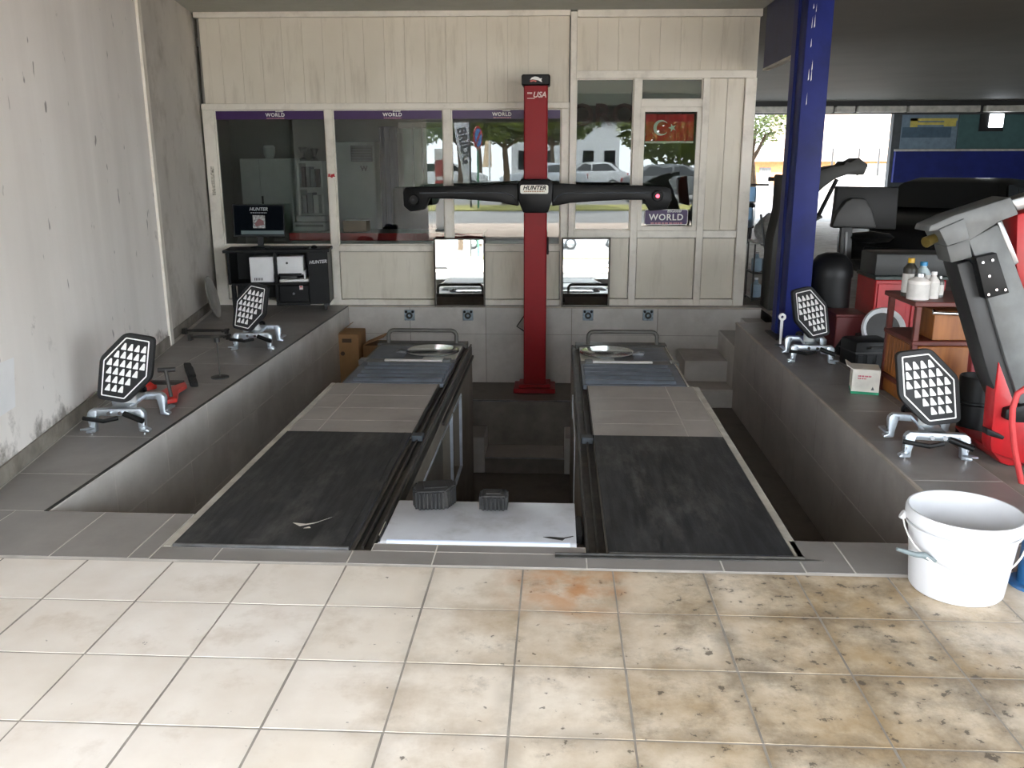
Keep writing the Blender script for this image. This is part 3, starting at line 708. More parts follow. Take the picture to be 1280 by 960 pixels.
# ------------------------------------------------------------------ alignment ramps
def ramp_unit(s):
    # s=-1: left ramp, +1: right ramp; built in its own frame: x from inner edge outwards
    lab = ('alignment ramp with rubber drive-on plate, left of the steel bridge beam as seen facing the red column' if 0 else None)
    if s < 0: x_in, sg = -.72, -1
    else: x_in, sg = .12, 1
    r = thing('alignment_ramp', {-1: 'drive-on ramp with black plate and tiles beside the cardboard cartons', 1: 'drive-on ramp with black plate and tiles beside the corner steps'}[s], 'ramp', (x_in+sg*.4, 5.1, PF), 0)
    def bx(name, a, b_, y0, y1, z0, z1, mat_, bevel=.003, par=r):
        xa, xb = sorted((x_in+sg*a, x_in+sg*b_)); mb = MB(); mb.box(xa, xb, y0, y1, z0, z1)
        return part(name, mb, mat_, par, bevel=bevel, local=False)
    bx('body', .085, .80, 3.16, 7.17, PF, -.03, M('ramp_body', (104, 99, 92), .7, dirt=(60, 54, 48)))
    bx('edge_strip', .80, .838, 3.103, 5.745, PF, .0, beige)
    bx('rail', .0, .084, 3.175, 7.17, -.10, -.035, darksteel)
    bx('rail_lip', .002, .014, 3.175, 7.17, -.035, -.012, darksteel); bx('rail_lip', .046, .056, 3.175, 7.17, -.035, -.016, darksteel)
    # drive-on plate
    pl_ = bx('drive_on_plate', .087, .797, 3.105, 4.61, -.008, .008, MATS['rubber_plate'])
    if s < 0:
        mb = MB(); mb.prism([(-1.06, 3.30, .0085), (-1.01, 3.33, .0085), (-.95, 3.40, .0085), (-1.0, 3.345, .0085), (-1.04, 3.325, .0085), (-1.10, 3.335, .0085)], (0, 0, .0006))
        mb.prism([(-1.04, 3.28, .0085), (-1.01, 3.285, .0085), (-1.02, 3.30, .0085)], (0, 0, .0006)); part('scratch', mb, M('scratch_pale', (190, 186, 178), .7), r, local=False)
    bx('plate_lip', .09, .794, 3.103, 3.112, -.004, .010, steel, 0); bx('plate_rib', .12, .13, 3.12, 4.6, .008, .011, MATS['rubber_plate'], 0)
    bx('plate_gap_shade', .09, .79, 3.125, 3.16, -.12, -.03, black, 0)  # black strip stands in for the shaded void below the plate
    bx('hinge_block', .02, .083, 4.56, 4.63, -.03, .004, M('blue_grey_steel', (62, 68, 74), .5, .3))
    # tile inlay
    bx('inner_edge', .084, .0905, 4.63, 5.745, -.035, .001, darksteel, 0); bx('tile_bed', .091, .797, 4.615, 5.745, -.03, -.0012, lgrout, 0)
    ys_ = [4.617, 4.86, 5.13, 5.43, 5.744]; ys2 = [4.617, 4.95, 5.35, 5.744]
    if s < 0: big, small, xj = ys_, ys_, .632
    else: big, small, xj = ys_, ys2, .612
    for a, b_ in zip(big, big[1:]):
        tile('inlay_tile', r, MATS['ramp_tile'], (x_in+sg*(.091+xj)/2, (a+b_)/2, -.012), X, Y, xj-.091-.004, b_-a-.005, .012, .0012)
    for a, b_ in zip(small, small[1:]):
        tile('inlay_tile', r, MATS['ramp_tile'], (x_in+sg*(xj+.798)/2, (a+b_)/2, -.012), X, Y, .798-xj-.006, b_-a-.005, .012, .0012)
    # slip plate with ridges
    sl = bx('slip_plate', .06, .76, 5.755, 6.40, -.03, .0, slate)
    for k in range(5):
        yy = 5.80+k*.118
        mb = MB(); xa, xb = sorted((x_in+sg*.075, x_in+sg*.70))
        mb.prism([(xa, yy, 0), (xa, yy+.025, .016), (xa, yy+.065, .016), (xa, yy+.09, 0)], (xb-xa, 0, 0))
        part('ridge', mb, slate, r, bevel=.004, local=False)
        for e in (.69, .09) if s < 0 else (.69,):
            pass
    bx('slide_bar', .15, .60, 6.425, 6.46, .0, .014, M('bright_bar', (226, 226, 222), .35, .3))
    bx('bar_clip', .09, .15, 6.40, 6.48, .0, .02, greyc)
    # turn plate recess
    bx('turn_plate_tray', .06, .76, 6.41, 7.05, -.03, .0, M('tray_grey', (112, 112, 110), .45, .2, var=.15, dirt=(66, 64, 60)))
    bx('wear_plate', .062, .32, 6.50, 6.98, .0, .006, M('pale_wear_plate', (196, 196, 186), .4, .3, dirt=(130, 126, 116)))
    cx_ = x_in+sg*.275
    mb = MB(); mb.lathe([(.0, .018), (.205, .018), (.215, .012), (.215, .006)], (cx_, 6.76, 0.006), 40); part('turn_plate', mb, M('polished_steel', (172, 178, 182), .2, .95, var=.12, scale=7), r, local=False)
    bx('wear_plate', .47, .74, 6.52, 7.0, .0, .004, slate)
    lk = bx('lock_pin', .47, .56, 6.70, 6.72, .004, .03, steel); mb = MB()
    xx = x_in+sg*.515; mb.tube([(xx-.04, 6.68, .02), (xx, 6.66, .04), (xx+.04, 6.70, .03), (xx+.05, 6.75, .01)], .008); part('lock_lever', mb, steel, r, local=False)
    bx('end_plate', .03, .78, 7.05, 7.17, -.03, .012, darksteel)
    bx('corner_clip', .74, .80, 6.42, 6.52, -.03, .008, steel)
    # wheel stop handle
    xa, xb = x_in+sg*.12, x_in+sg*.69
    if s > 0: xa, xb = x_in+.135, x_in+.70
    pts = [(xa, 6.98 if s < 0 else 6.98, 0.0)]
    pts = []
    def leg(x_, sgn): return x_
    rr = .045; ztop = .118; y0_ = 7.08
    xs_, xe_ = sorted((xa, xb))
    pts.append((xs_, y0_, 0.0)); pts.append((xs_, y0_, ztop-rr))
    pts += [(xs_+rr-rr*math.cos(t), y0_, ztop-rr+rr*math.sin(t)) for t in (math.radians(22), math.radians(45), math.radians(68))]
    pts += [(xs_+rr, y0_, ztop), (xe_-rr, y0_, ztop)]
    pts += [(xe_-rr+rr*math.sin(t), y0_, ztop-rr+rr*math.cos(t)) for t in (math.radians(22), math.radians(45), math.radians(68))]
    pts += [(xe_, y0_, ztop-rr), (xe_, y0_, 0.0)]
    mb = MB(); mb.tube(pts, .017, 12); part('wheel_stop_bar', mb, M('grey_tube', (88, 86, 82), .5, .3, dirt=(60, 52, 46)), r, local=False)
    mb = MB(); xw = x_in+sg*(.80); 
    if s > 0: bx('guide_strip', .765, .775, 5.75, 7.1, -.002, .004, beige, 0)
    return r
rampL = ramp_unit(-1); rampR = ramp_unit(1)
# inner pit walls under the rails
cw = M('pit_side_plate', (128, 122, 112), .6, .1, var=.15, scale=6, dirt=(74, 68, 60), dirt_amt=.6)
wil = struct('wall_inner_left', None, None, 'side wall of the centre pit with steel framed niches')
def wbox(name, x0, x1, y0, y1, z0, z1, m_, par): mb = MB(); mb.box(x0, x1, y0, y1, z0, z1); return part(name, mb, m_, par)
for (y0, y1, z0, z1) in ((3.175, 7.17, -.205, -.101), (3.175, 4.2, CP, -.205), (5.73, 5.80, CP, -.205), (6.29, 7.17, CP, -.205), (4.2, 5.73, CP, -.77), (5.80, 6.29, CP, -.79)):
    wbox('wall_plate', -.80, -.72, y0, y1, z0, z1, cw, wil)
wbox('niche_back', -.804, -.79, 4.2, 5.73, -.77, -.205, M('niche_board', (120, 118, 112), .6, var=.1), wil); wbox('niche_back', -.804, -.78, 5.80, 6.29, -.79, -.205, M('niche_board'), wil)
edge = M('niche_trim', (196, 204, 216), .35, .4)
for (y0, y1, z0, z1) in ((4.2, 5.73, -.219, -.205), (5.71, 5.73, -.77, -.219), (6.27, 6.29, -.79, -.219), (5.80, 6.27, -.79, -.776), (5.80, 6.27, -.219, -.205)):
    wbox('niche_trim', -.735, -.714, y0, y1, z0, z1, edge, wil)
wbox('flange', -.722, -.705, 5.2, 7.17, -.13, -.11, darksteel, wil)
wbox('end_wall', -.94, -.86, 7.17, 8.36, CP, PF-.001, cw, wil); wbox('end_wall', -.94, -.80, 7.10, 7.17, CP, PF-.001, cw, wil)
wir = struct('wall_inner_right', None, None, 'opposite side wall of the centre pit')
wbox('wall_plate', .12, .20, 3.175, 7.17, CP, -.101, cw, wir); wbox('end_wall', .26, .34, 7.17, 8.36, CP, PF-.001, cw, wir); wbox('end_wall', .20, .34, 7.10, 7.17, CP, PF-.001, cw, wir)
wbox('niche_trim', .112, .12, 6.02, 6.06, -.32, -.15, edge, wir); wbox('niche_trim', .112, .12, 5.2, 5.23, -.66, -.2, edge, wir); wbox('niche_trim', .112, .12, 5.23, 6.02, -.215, -.2, edge, wir)
# steel bridge beam in front
br = thing('jacking_beam', 'silver steel bridge beam spanning the pit between the ramps', 'jack beam', (-.305, 3.39, -.12))
prof = [(3.62, -.12), (3.62, -.002), (3.612, .006), (3.20, .006), (3.185, .002), (3.178, -.012), (3.178, -.06), (3.19, -.07), (3.19, -.12)]
mb = MB(); mb.prism([(-.70, y, z) for y, z in prof], (.785, 0, 0)); part('cover', mb, silver, br, bevel=.003, local=False)
mb = MB(); mb.prism([(-.675, 3.196, .0072), (-.675, 3.185, .004), (-.675, 3.176, -.010), (-.675, 3.176, -.05), (-.675, 3.18, -.05), (-.675, 3.2, .004)], (.735, 0, 0)); part('front_edge', mb, M('pale_blue_enamel', (206, 218, 238), .35, .1, var=.03), br, bevel=.001, local=False)
for x_ in (-.04, .02):
    mb = MB(); mb.cyl((x_, 3.178, -.035), (x_, 3.165, -.035), .009, 10); part('bolt', mb, darksteel, br, local=False)
mb = MB(); mb.box(-.715, -.675, 3.176, 3.21, -.06, -.012); part('end_bracket', mb, steel, br, bevel=.003, local=False)
mb = MB(); mb.box(-.715, -.706, 3.22, 3.36, -.03, .012); part('side_clip', mb, chrome, br, bevel=.002, local=False)
mb = MB(); mb.box(.088, .112, 3.30, 3.5, -.05, -.005); part('side_roller', mb, black, br, bevel=.005, local=False)
mb = MB(); pts = [(-.03, 3.235), (.03, 3.215), (.04, 3.235), (.075, 3.255), (.072, 3.262), (.035, 3.243), (-.02, 3.25), (-.05, 3.245)]
mb.prism([(x_, y_, .006) for x_, y_ in pts], (0, 0, .0006)); part('paint_chip', mb, dark, br, local=False)
# ribbed rubber blocks on the beam
def rubber_block(c, w_, d2, h_, rz, label, chamfer):
    t = thing('rubber_block', label, 'rubber block', c, rz, 'rubber jack pads on the bridge beam')
    mb = MB()
    if chamfer: pts = [(-w_/2, -d2/2), (w_*.22, -d2/2-.01), (w_/2, -d2*.05), (w_/2, d2/2), (-w_/2+.01, d2/2), (-w_/2-.01, 0)]
    else: pts = [(-w_/2, -d2/2), (w_/2, -d2/2), (w_/2, d2/2), (-w_/2, d2/2)]
    mb.prism([(a, b_, .0) for a, b_ in pts], (0, 0, h_)); part('core', mb, rubber, t, bevel=.008, seg=2)
    for k in range(len(pts)):
        a, b_ = Vector(pts[k]+(0,)), Vector(pts[(k+1) % len(pts)]+(0,)); L = (b_-a).length; dr = (b_-a)/L; nn = Vector((dr.y, -dr.x, 0))
        cnt = max(1, int(L/.0165))
        for j in range(cnt):
            p = a+dr*(L*(j+.5)/cnt)
            mb = MB(); mb.prism([p-dr*.0045-nn*.002+Z*.004, p+dr*.0045-nn*.002+Z*.004, p+dr*.0035+nn*.009+Z*.004, p-dr*.0035+nn*.009+Z*.004], Z*(h_-.012)); part('rib', mb, rubber, t, smooth=0)
    mb = MB(); mb.box(-w_*.32, w_*.32, -d2*.3, d2*.3, h_-.002, h_+.004); part('top_pad', mb, rubber, t, bevel=.003)
    return t
p = atz(542, 637, .007); rubber_block((p.x, p.y+.07, .0065), .165, .13, .088, .22, 'larger ribbed black rubber block with slanted side on the silver beam', True)
p = atz(616, 638, .007); rubber_block((p.x+.002, p.y+.04, .0065), .105, .09, .070, .0, 'smaller square ribbed rubber block on the silver beam', False)
# flat iron strip lying before the right ramp
mb = MB(); mb.prism([(.0, 3.068, .0012), (.955, 3.078, .0012), (1.02, 3.085, .0012), (.955, 3.096, .0012), (.0, 3.092, .0012)], (0, 0, .004))
mb.prism([(.0, 3.088, .005), (.95, 3.094, .005), (.95, 3.097, .005), (.0, 3.092, .005)], (0, 0, .008))
solo('iron_strip', mb, darksteel, 'thin dark iron strip lying on grey tiles before the black plate', 'metal strip')

# ------------------------------------------------------------------ red camera column
cy0 = 8.70
col_ = thing('sensor_column', 'tall red steel column carrying the black sensor bar', 'column', (-.235, 8.78, PF))
def cbx(name, x0, x1, y0, y1, z0, z1, mat_, bevel=.006): mb = MB(); mb.box(x0, x1, y0, y1, z0, z1); return part(name, mb, mat_, col_, bevel=bevel, local=False)
def xat(px, py, Yd): return at(px, py, Yd).x
x0c, x1c = xat(654.5, 400, cy0), xat(682.5, 400, cy0)
zt = at(670, 107, cy0).z; ztt = at(670, 93, cy0).z
cbx('post', x0c, x1c, cy0, cy0+.20, PF+.05, zt+.01, red, .012)
cbx('base_plate', x0c-.10, x1c+.10, cy0-.08, cy0+.26, PF+.002, PF+.05, red)
cbx('foot_flange', x0c-.05, x1c+.05, cy0-.03, cy0+.22, PF+.05, PF+.085, red)
cap = cbx('cap', x0c-.022, x1c+.022, cy0-.02, cy0+.22, zt, ztt, satin_black, .012)
cxm = (x0c+x1c)/2
mb = MB(); zz = (zt+ztt)/2; y_ = cy0-.022
def pg(mb, pts, sc_, dx=0, dz=0): mb.prism([(cxm+dx+a*sc_, y_, zz+dz+b_*sc_) for a, b_ in pts], (0, .002, 0))
pg(mb, [(-.055, .0), (-.04, .02), (-.01, .03), (.02, .026), (.04, .012), (.06, .014), (.052, .0), (.06, -.022), (.04, -.014), (.02, -.004), (-.03, .004)], 1)
part('emblem', mb, whitem, col_, smooth=0, local=False)
mb = MB(); pg(mb, [(-.055, -.006), (-.02, -.002), (.01, -.008), (.0, -.02), (-.02, -.012), (-.05, -.02)], 1); part('emblem_stripe', mb, M('pale_red_print', (226, 120, 112), .6), col_, smooth=0, local=False)
cl = col_.location
text_obj('lettering', 'USA', .07, M('faded_white_print', (226, 196, 190), .6), col_, Vector((cxm+.035, cy0-.003, zt-.085))-cl, X, Z, .001, .25, .002)
mb = MB(); strokes(mb, cxm-.08, cxm-.035, zt-.075, zt-.06, cy0-.001, 4, rng); mb.box(cxm-.082, cxm-.01, cy0-.002, cy0-.001, zt-.118, zt-.112); part('fine_print', mb, M('faded_white_print'), col_, local=False)
# handle and cable on the side of the post
mb = MB(); p = at(684, 300, cy0+.1); p2 = at(685, 318, cy0+.1)
mb.box(x1c, x1c+.02, cy0+.07, cy0+.12, p2.z, p.z+.03); part('side_handle', mb, black, col_, bevel=.006, local=False)
# sensor bar
by = 8.52
bar = thing('sensor_bar', 'long black winged sensor bar mounted across the red column', 'sensor bar', (-.22, by+.1, 1.0))
def bp(px, py, yd=by): v = at(px, py, yd); return (v.x, v.z)
top = [(506, 234), (530, 233.5), (600, 231.5), (648, 229), (648, 258), (625, 253), (590, 250), (560, 248.5), (536, 248), (530, 262), (512, 265), (504, 258), (503, 240)]
mb = MB(); mb.prism([(a, by+.02, b_) for a, b_ in (bp(*t) for t in top)], (0, .13, 0)); part('wing', mb, satin_black, bar, bevel=.012, seg=2, local=False)
top = [(690, 229), (740, 231.5), (800, 232), (832, 233), (839, 236), (840, 250), (834, 262), (812, 264), (806, 250), (780, 250), (740, 252), (712, 254), (690, 258)]
mb = MB(); mb.prism([(a, by+.02, b_) for a, b_ in (bp(*t) for t in top)], (0, .13, 0)); part('wing', mb, satin_black, bar, bevel=.012, seg=2, local=False)
hub = [(651, 224), (687, 224), (691, 230), (690, 250), (685, 266), (654, 266), (648, 250), (647, 230)]
mb = MB(); mb.prism([(a, by-.03, b_) for a, b_ in (bp(*t) for t in hub)], (0, .205, 0)); part('hub', mb, satin_black, bar, bevel=.014, seg=2, local=False)
ridge = M('ridge_grey', (84, 88, 94), .25)
for pts in ([(524, 241.5), (560, 241), (600, 241), (630, 241), (641, 245), (646, 252)], [(692, 252), (697, 245), (706, 241.5), (740, 241), (780, 241), (812, 241)]):
    mb = MB(); mb.tube([Vector((bp(*t)[0], by+.018, bp(*t)[1])) for t in pts], .006, 8); part('ridge', mb, ridge, bar, local=False)
a, b_ = bp(650.5, 242), bp(685.5, 231)
mb = MB(); mb.prism([(q_[0], by-.034, q_[2]) for q_ in rrect(a[0], b_[0], a[1], b_[1], .018, 0)], (0, .004, 0)); part('name_plate', mb, M('name_plate_white', (246, 240, 228), .4), bar, smooth=0, local=False)
bl_ = bar.location
text_obj('lettering', 'HUNTER', .056, M('ink', (30, 28, 26), .6), bar, Vector(((a[0]+b_[0])/2, by-.036, (a[1]+b_[1])/2+.012))-bl_, X, Z, .0008, .3, .0016)
mb = MB(); strokes(mb, a[0]+.035, b_[0]-.035, a[1]+.017, a[1]+.027, by-.0345, 10, rng); part('fine_print', mb, M('tan_print', (176, 140, 110), .6), bar, local=False)
for px, py in ((517, 250), (822, 245)):
    c_ = bp(px, py); mb = MB(); mb.cyl((c_[0], by+.02, c_[1]), (c_[0], by-.01, c_[1]), .055, 20, .048); part('camera_pod', mb, black, bar, bevel=.004, local=False)
    mb = MB(); mb.cyl((c_[0], by-.01, c_[1]), (c_[0], by-.014, c_[1]), .018, 14)
    part('lens', mb, M('red_lens', (90, 10, 18), .1, emit=((255, 60, 80), 1.2)) if px > 600 else M('dark_lens', (40, 42, 48), .08), bar, local=False)
# cable at the foot of the column
mb = MB(); p0 = at(655, 395, 9.0); p1 = at(646, 408, 9.03); p2 = at(655, 414, 9.0)
mb.tube([(p0.x+.02, 8.92, p0.z+.05), p0, p1, p2, (p2.x+.03, 8.92, p2.z+.0)], .006, 6); solo('cable', mb, black, 'short black cable looped behind the red column', 'cable')
# bracket plates on the pit back wall
bkt = None
for px in (512, 585, 735, 810):
    p = at(px, 393, YB)
    if bkt is None:
        bkt = thing('wall_bracket', 'small steel eye bracket on the pit back wall nearest the cartons', 'bracket', (p.x, YB-.001, p.z-.06), 0, 'steel brackets on the pit back wall')
        mb = MB(); mb.box(-.055, .055, -.008, 0, -.005, .11); part('plate', mb, M('zinc', (150, 164, 176), .35, .6, var=.25, scale=30), bkt, bevel=.006)
        mb = MB(); mb.lathe([(.016, -.012), (.034, -.012), (.034, .012), (.016, .012)], (0, -.02, .05), 16, Matrix.Rotation(math.pi/2, 4, 'X'), closed=True); part('eye', mb, dark, bkt)
        for x_ in (-.035, .035):
            mb = MB(); mb.cyl((x_, -.008, .09), (x_, -.02, .09), .014, 8); part('bolt', mb, black, bkt)
    else:
        c_ = copy_tree(bkt); c_.location = (p.x, YB-.001, p.z-.06)
        c_['label'] = {585: 'small steel eye bracket below the mirror that reflects the turn plate', 735: 'small steel eye bracket below the mirror that reflects the rubber blocks', 810: 'small steel eye bracket on the pit back wall nearest the corner steps'}[px]

# ------------------------------------------------------------------ mirrors leaning on the office front
def mirror(u0, u1, zt_, lab, tilt):
    t = thing('leaning_mirror', lab, 'mirror', OM @ Vector(((u0+u1)/2, -.135, .0)), OA)
    wd = (u1-u0)/2; R = Matrix.Rotation(-tilt, 4, 'X'); fb = .018
    def mp(name, x0, x1, z0, z1, y0, y1, m_): mb = MB(); mb.box(x0, x1, y0, y1, z0, z1); mb.xf(R); return part(name, mb, m_, t, bevel=.002 if m_ is not mirror_m else 0)
    fm = M('mirror_frame', (74, 66, 58), .5)
    mp('frame_bar', -wd, -wd+fb, 0, zt_, -.012, .012, fm); mp('frame_bar', wd-fb, wd, 0, zt_, -.012, .012, fm)
    mp('frame_bar', -wd+fb, wd-fb, 0, fb, -.012, .012, fm); mp('frame_bar', -wd+fb, wd-fb, zt_-fb, zt_, -.012, .012, fm)
    mp('glass', -wd+fb, wd-fb, fb, zt_-fb, -.004, .004, mirror_m); mp('back_board', -wd+.004, wd-.004, .004, zt_-.004, .0125, .017, dark)
mirror(-1.30, -.765, .715, 'framed mirror leaning between the office front and the red column, reflecting the turn plate', math.radians(2.25))
mirror(.033, .537, .72, 'framed mirror leaning below the tall window, reflecting the rubber blocks', math.radians(2.25))

# ------------------------------------------------------------------ wheel targets on clamps
def target(name, lab, loc, rz, mir, roll, zc, tilt, offx, offy, feet_rz):
    t = thing(name, lab, 'alignment target', loc, 0, 'alignment targets on wheel clamps')
    W_, H_ = .30, .40
    Bm = Matrix.Translation((offx, offy, zc)) @ Matrix.Rotation(rz, 4, 'Z') @ Matrix.Rotation(-tilt, 4, 'X') @ Matrix.Rotation(roll, 4, 'Y')
    def hexa(ins):
        w2, h2 = W_/2-ins, H_/2-ins; cx, cz = .130, .165
        k = 1+ins*math.hypot(1/cx, 1/cz)-ins/cx-ins/cz; cx, cz = cx*k, cz*k
        pts = [(-w2, -h2), (w2-cx, -h2), (w2, -h2+cz), (w2, h2), (-w2+cx, h2), (-w2, h2-cz)]
        return [(a*mir, b_) for a, b_ in pts]
    def rounded(pts, r, n=4):
        res = []; L = len(pts)
        for i in range(L):
            p, a, b_ = Vector(pts[i]), Vector(pts[i-1]), Vector(pts[(i+1) % L])
            d1, d2 = (a-p).normalized(), (b_-p).normalized()
            s0, s1 = p+d1*r, p+d2*r
            for k in range(n+1):
                q_ = k/n; res.append((s0*(1-q_)**2+p*2*q_*(1-q_)+s1*q_*q_))
        return res
    mb = MB(); mb.prism([(p.x, -.014, p.y) for p in rounded(hexa(0), .03)], (0, .032, 0)); mb.xf(Bm); part('target_board', mb, M('target_black', (26, 27, 29), .6, var=.1), t, bevel=.003)
    o_, i_ = rounded(hexa(.024), .006, 2), rounded(hexa(.0305), .005, 2); mb = MB(); n_ = len(o_)
    for k in range(n_):
        a, b_, c_, d2 = o_[k], o_[(k+1) % n_], i_[(k+1) % n_], i_[k]
        mb.prism([(a.x, -.0155, a.y), (b_.x, -.0155, b_.y), (c_.x, -.0155, c_.y), (d2.x, -.0155, d2.y)], (0, .0015, 0))
    mb.xf(Bm); part('white_outline', mb, whitem, t, smooth=0)
    rows = [(0, 3), (0, 4), (0, 5), (1, 5), (2, 5), (3, 5)]
    cw_, chh = .0375, .0492; mb = MB()
    tri = rounded([(-.42, -.40), (.36, -.40), (.30, -.22), (-.18, .42), (-.42, .42)], .09, 2)
    for r_, (c0, c1) in enumerate(rows):
        for c_ in range(c0, c1+1):
            if 1:
                bx_, bz_ = (c_-2.5)*cw_, (2.5-r_)*chh
                # cut corners: keep only cells inside the outline
                mb.prism([((-(bx_+p.x*cw_*1.04))*-1*(-mir), -.0155, bz_+p.y*chh*1.0) for p in tri], (0, .0015, 0))
    mb.xf(Bm); part('triangle_print', mb, whitem, t, smooth=0)
    # clamp
    Fm = Matrix.Rotation(feet_rz, 4, 'Z')
    hub_ = Vector((0, .0, .135))
    mb = MB(); mb.cyl((offx, offy+.02, zc-.10), hub_+Vector((0, 0, -.02)), .032, 14, .045); part('neck', mb, M('neck_grey', (206, 208, 208), .45), t)
    mb = MB(); mb.box(-.05, .05, -.19, .19, .115, .145); mb.xf(Fm); part('center_beam', mb, alu, t, bevel=.012, seg=2)
    for s in (-1, 1):
        mb = MB(); mb.cyl((s*.03, -.21, .125), (s*.03, .21, .125), .011, 10); mb.xf(Fm); part('slide_rod', mb, chrome, t)
    for e in (-1, 1):
        mb = MB()
        arch = [(-.135, .145), (.135, .145), (.16, .12), (.135, .105), (-.135, .105), (-.16, .12)]
        mb.prism([(a, e*.17-.022, b_) for a, b_ in arch], (0, .044, 0)); mb.xf(Fm); part('bracket', mb, alu, t, bevel=.006, seg=2)
        for s in (-1, 1):
            mb = MB()
            leg = [(s*.10, .135), (s*.145, .138), (s*.158, .11), (s*.150, .03), (s*.175, .018), (s*.172, .006), (s*.12, .012), (s*.118, .05)]
            mb.prism([(a, e*.17-.025, b_) for a, b_ in leg], (0, .05, 0)); mb.xf(Fm); lg = part('claw', mb, alu, t, bevel=.005, seg=2)
            mb = MB(); mb.prism([(s*.12, e*.17-.02, .03), (s*.165, e*.17-.02, .03), (s*.185, e*.24-.0, .036), (s*.15, e*.25, .038)], (0, 0, .012)); mb.xf(Fm); part('claw_lip', mb, alu, t, bevel=.003)
            mb = MB(); mb.cyl((s*.145, e*.185, 0), (s*.145, e*.185, .05), .006, 8); mb.cyl((s*.145, e*.185, .05), (s*.145, e*.185, .065), .011, 8); mb.xf(Fm); part('pin', mb, chrome, t)
    mb = MB(); mb.tube([(-.17, -.21, .10), (-.05, -.24, .09), (.02, -.215, .10)], .012, 8); mb.xf(Fm); part('lock_handle', mb, black, t)
    mb = MB(); mb.cyl((.05, -.20, .12), (.16, -.23, .085), .016, 12); mb.xf(Fm); part('grip', mb, black, t)
    mb = MB(); mb.cyl((-.03, .2, .13), (-.03, .3, .13), .014, 10); mb.cyl((-.03, .29, .13), (-.03, .31, .13), .03, 12); mb.xf(Fm); part('adjust_knob', mb, black, t, bevel=.003)
    return t
p = atz(160, 533); q_ = at(158, 460, 4.62)
target('alignment_target', 'alignment target with white triangles by the stained plaster, red tool behind it', (-2.475, 4.72, 0), 0, 1, math.radians(9), q_.z, math.radians(4), q_.x+2.475, -.10, .1)
q_ = at(313.5, 384, 6.83)
target('alignment_target', 'alignment target standing before the computer cabinet', (-2.48, 6.95, 0), math.radians(-18), 1, math.radians(8), q_.z, math.radians(6), q_.x+2.48, -.12, .1)
q_ = at(1160, 484, 4.38)
target('alignment_target', 'alignment target beside the wooden drawer trolley', (1.945, 4.47, 0), 0, -1, math.radians(-8), q_.z, math.radians(4), q_.x-1.945, -.09, -.12)
q_ = at(1013, 391, 6.55)
target('alignment_target', 'alignment target at the foot of the blue post', (1.93, 6.65, 0), math.radians(24), -1, math.radians(-8), q_.z, math.radians(5), q_.x-1.93, -.10, -.12)

# ------------------------------------------------------------------ blue post and hanging blue sign
bpst = thing('blue_post', 'blue painted steel post standing on the tiled ledge', 'post', (2.0, 7.5, 0))
mb = MB(); mb.box(1.925, 2.13, 7.40, 7.60, .012, 2.93); part('tube', mb, blue, bpst, bevel=.012, seg=2, local=False)
mb = MB(); mb.box(1.905, 2.05, 7.60, 7.75, .012, 2.93); part('rear_tube', mb, blue, bpst, bevel=.01, local=False)
mb = MB(); mb.box(1.86, 2.12, 7.36, 7.78, 0.0005, .012); part('base_plate', mb, darksteel, bpst, local=False)
mb = MB(); r2 = random.Random(5)
for k in range(10):
    z_ = r2.uniform(1.9, 2.85); x_ = 1.97+r2.uniform(-.01, .02); mb.prism([(x_, 7.3995, z_), (x_+r2.uniform(.004, .009), 7.3995, z_+.01), (x_+.004, 7.3995, z_+r2.uniform(.03, .1))], (0, -.0006, 0))
part('paint_chip', mb, whitem, bpst, smooth=0, local=False)
sg_ = thing('fascia_board', 'dark blue fascia board hanging from the ceiling beside the office front', 'board', (1.97, 8.5, 2.4))
a, b_ = Vector((1.97, 9.12, 0)), Vector((1.97, 7.88, 0))
za, zb = at(937, 86, 9.12).z, 2.364
mb = MB(); mb.prism([(1.985, 9.12, za), (1.985, 7.88, zb), (1.985, 7.83, 2.93), (1.985, 9.12, 2.93)], (.05, 0, 0)); part('face', mb, M('dark_blue_board', (36, 44, 84), .5), sg_, bevel=.004, local=False)
mb = MB(); mb.prism([(1.98, 9.12, za-.02), (1.98, 7.88, zb-.02), (1.98, 7.88, zb), (1.98, 9.12, za)], (.06, 0, 0)); part('edge_angle', mb, beige, sg_, local=False)
mb = MB(); mb.prism([(1.98, 7.88, zb-.02), (1.98, 7.865, zb-.02), (1.98, 7.815, 2.93), (1.98, 7.83, 2.93)], (.06, 0, 0)); part('edge_angle', mb, M('wood_edge', (140, 110, 84), .7), sg_, local=False)

# ------------------------------------------------------------------ bucket and blue pipe
bk_ = thing('plastic_bucket', 'white plastic bucket with wire handle standing on cream tiles', 'bucket', (1.425, 2.90, 0))
mb = MB(); mb.lathe([(0, .002), (.148, .002), (.154, .01), (.178, .255), (.190, .257), (.190, .288), (.186, .298), (.180, .298), (.174, .26), (.148, .012), (0, .010)], n=40); part('pail', mb, M('bucket_white', (206, 207, 210), .4, var=.03), bk_)
mb = MB(); mb.lathe([(.182, .235), (.186, .237), (.186, .243), (.182, .245)], n=40, closed=True); part('rim_ring', mb, M('bucket_white'), bk_)
pts = []
for k in range(17):
    t = math.pi*k/16; ang = math.radians(-100)
    x_ = -.196*math.cos(t); y_ = -.196*math.sin(t)*1.0; z_ = .25-.115*math.sin(t)
    v = Matrix.Rotation(math.radians(-14), 3, 'Z') @ Vector((x_, y_, z_)); pts.append(v)
mb = MB(); mb.tube(pts, .0032, 6); part('wire_handle', mb, M('white_wire', (226, 224, 218), .4), bk_)
mb = MB(); v = pts[4]; mb.tube([v+Vector((-.10, -.02, .03)), v+Vector((-.03, -.008, .005)), v, v+Vector((.04, -.004, -.02))], [.006, .01, .012, .008], 8); part('grip', mb, M('grey_grip', (96, 106, 108), .6), bk_)
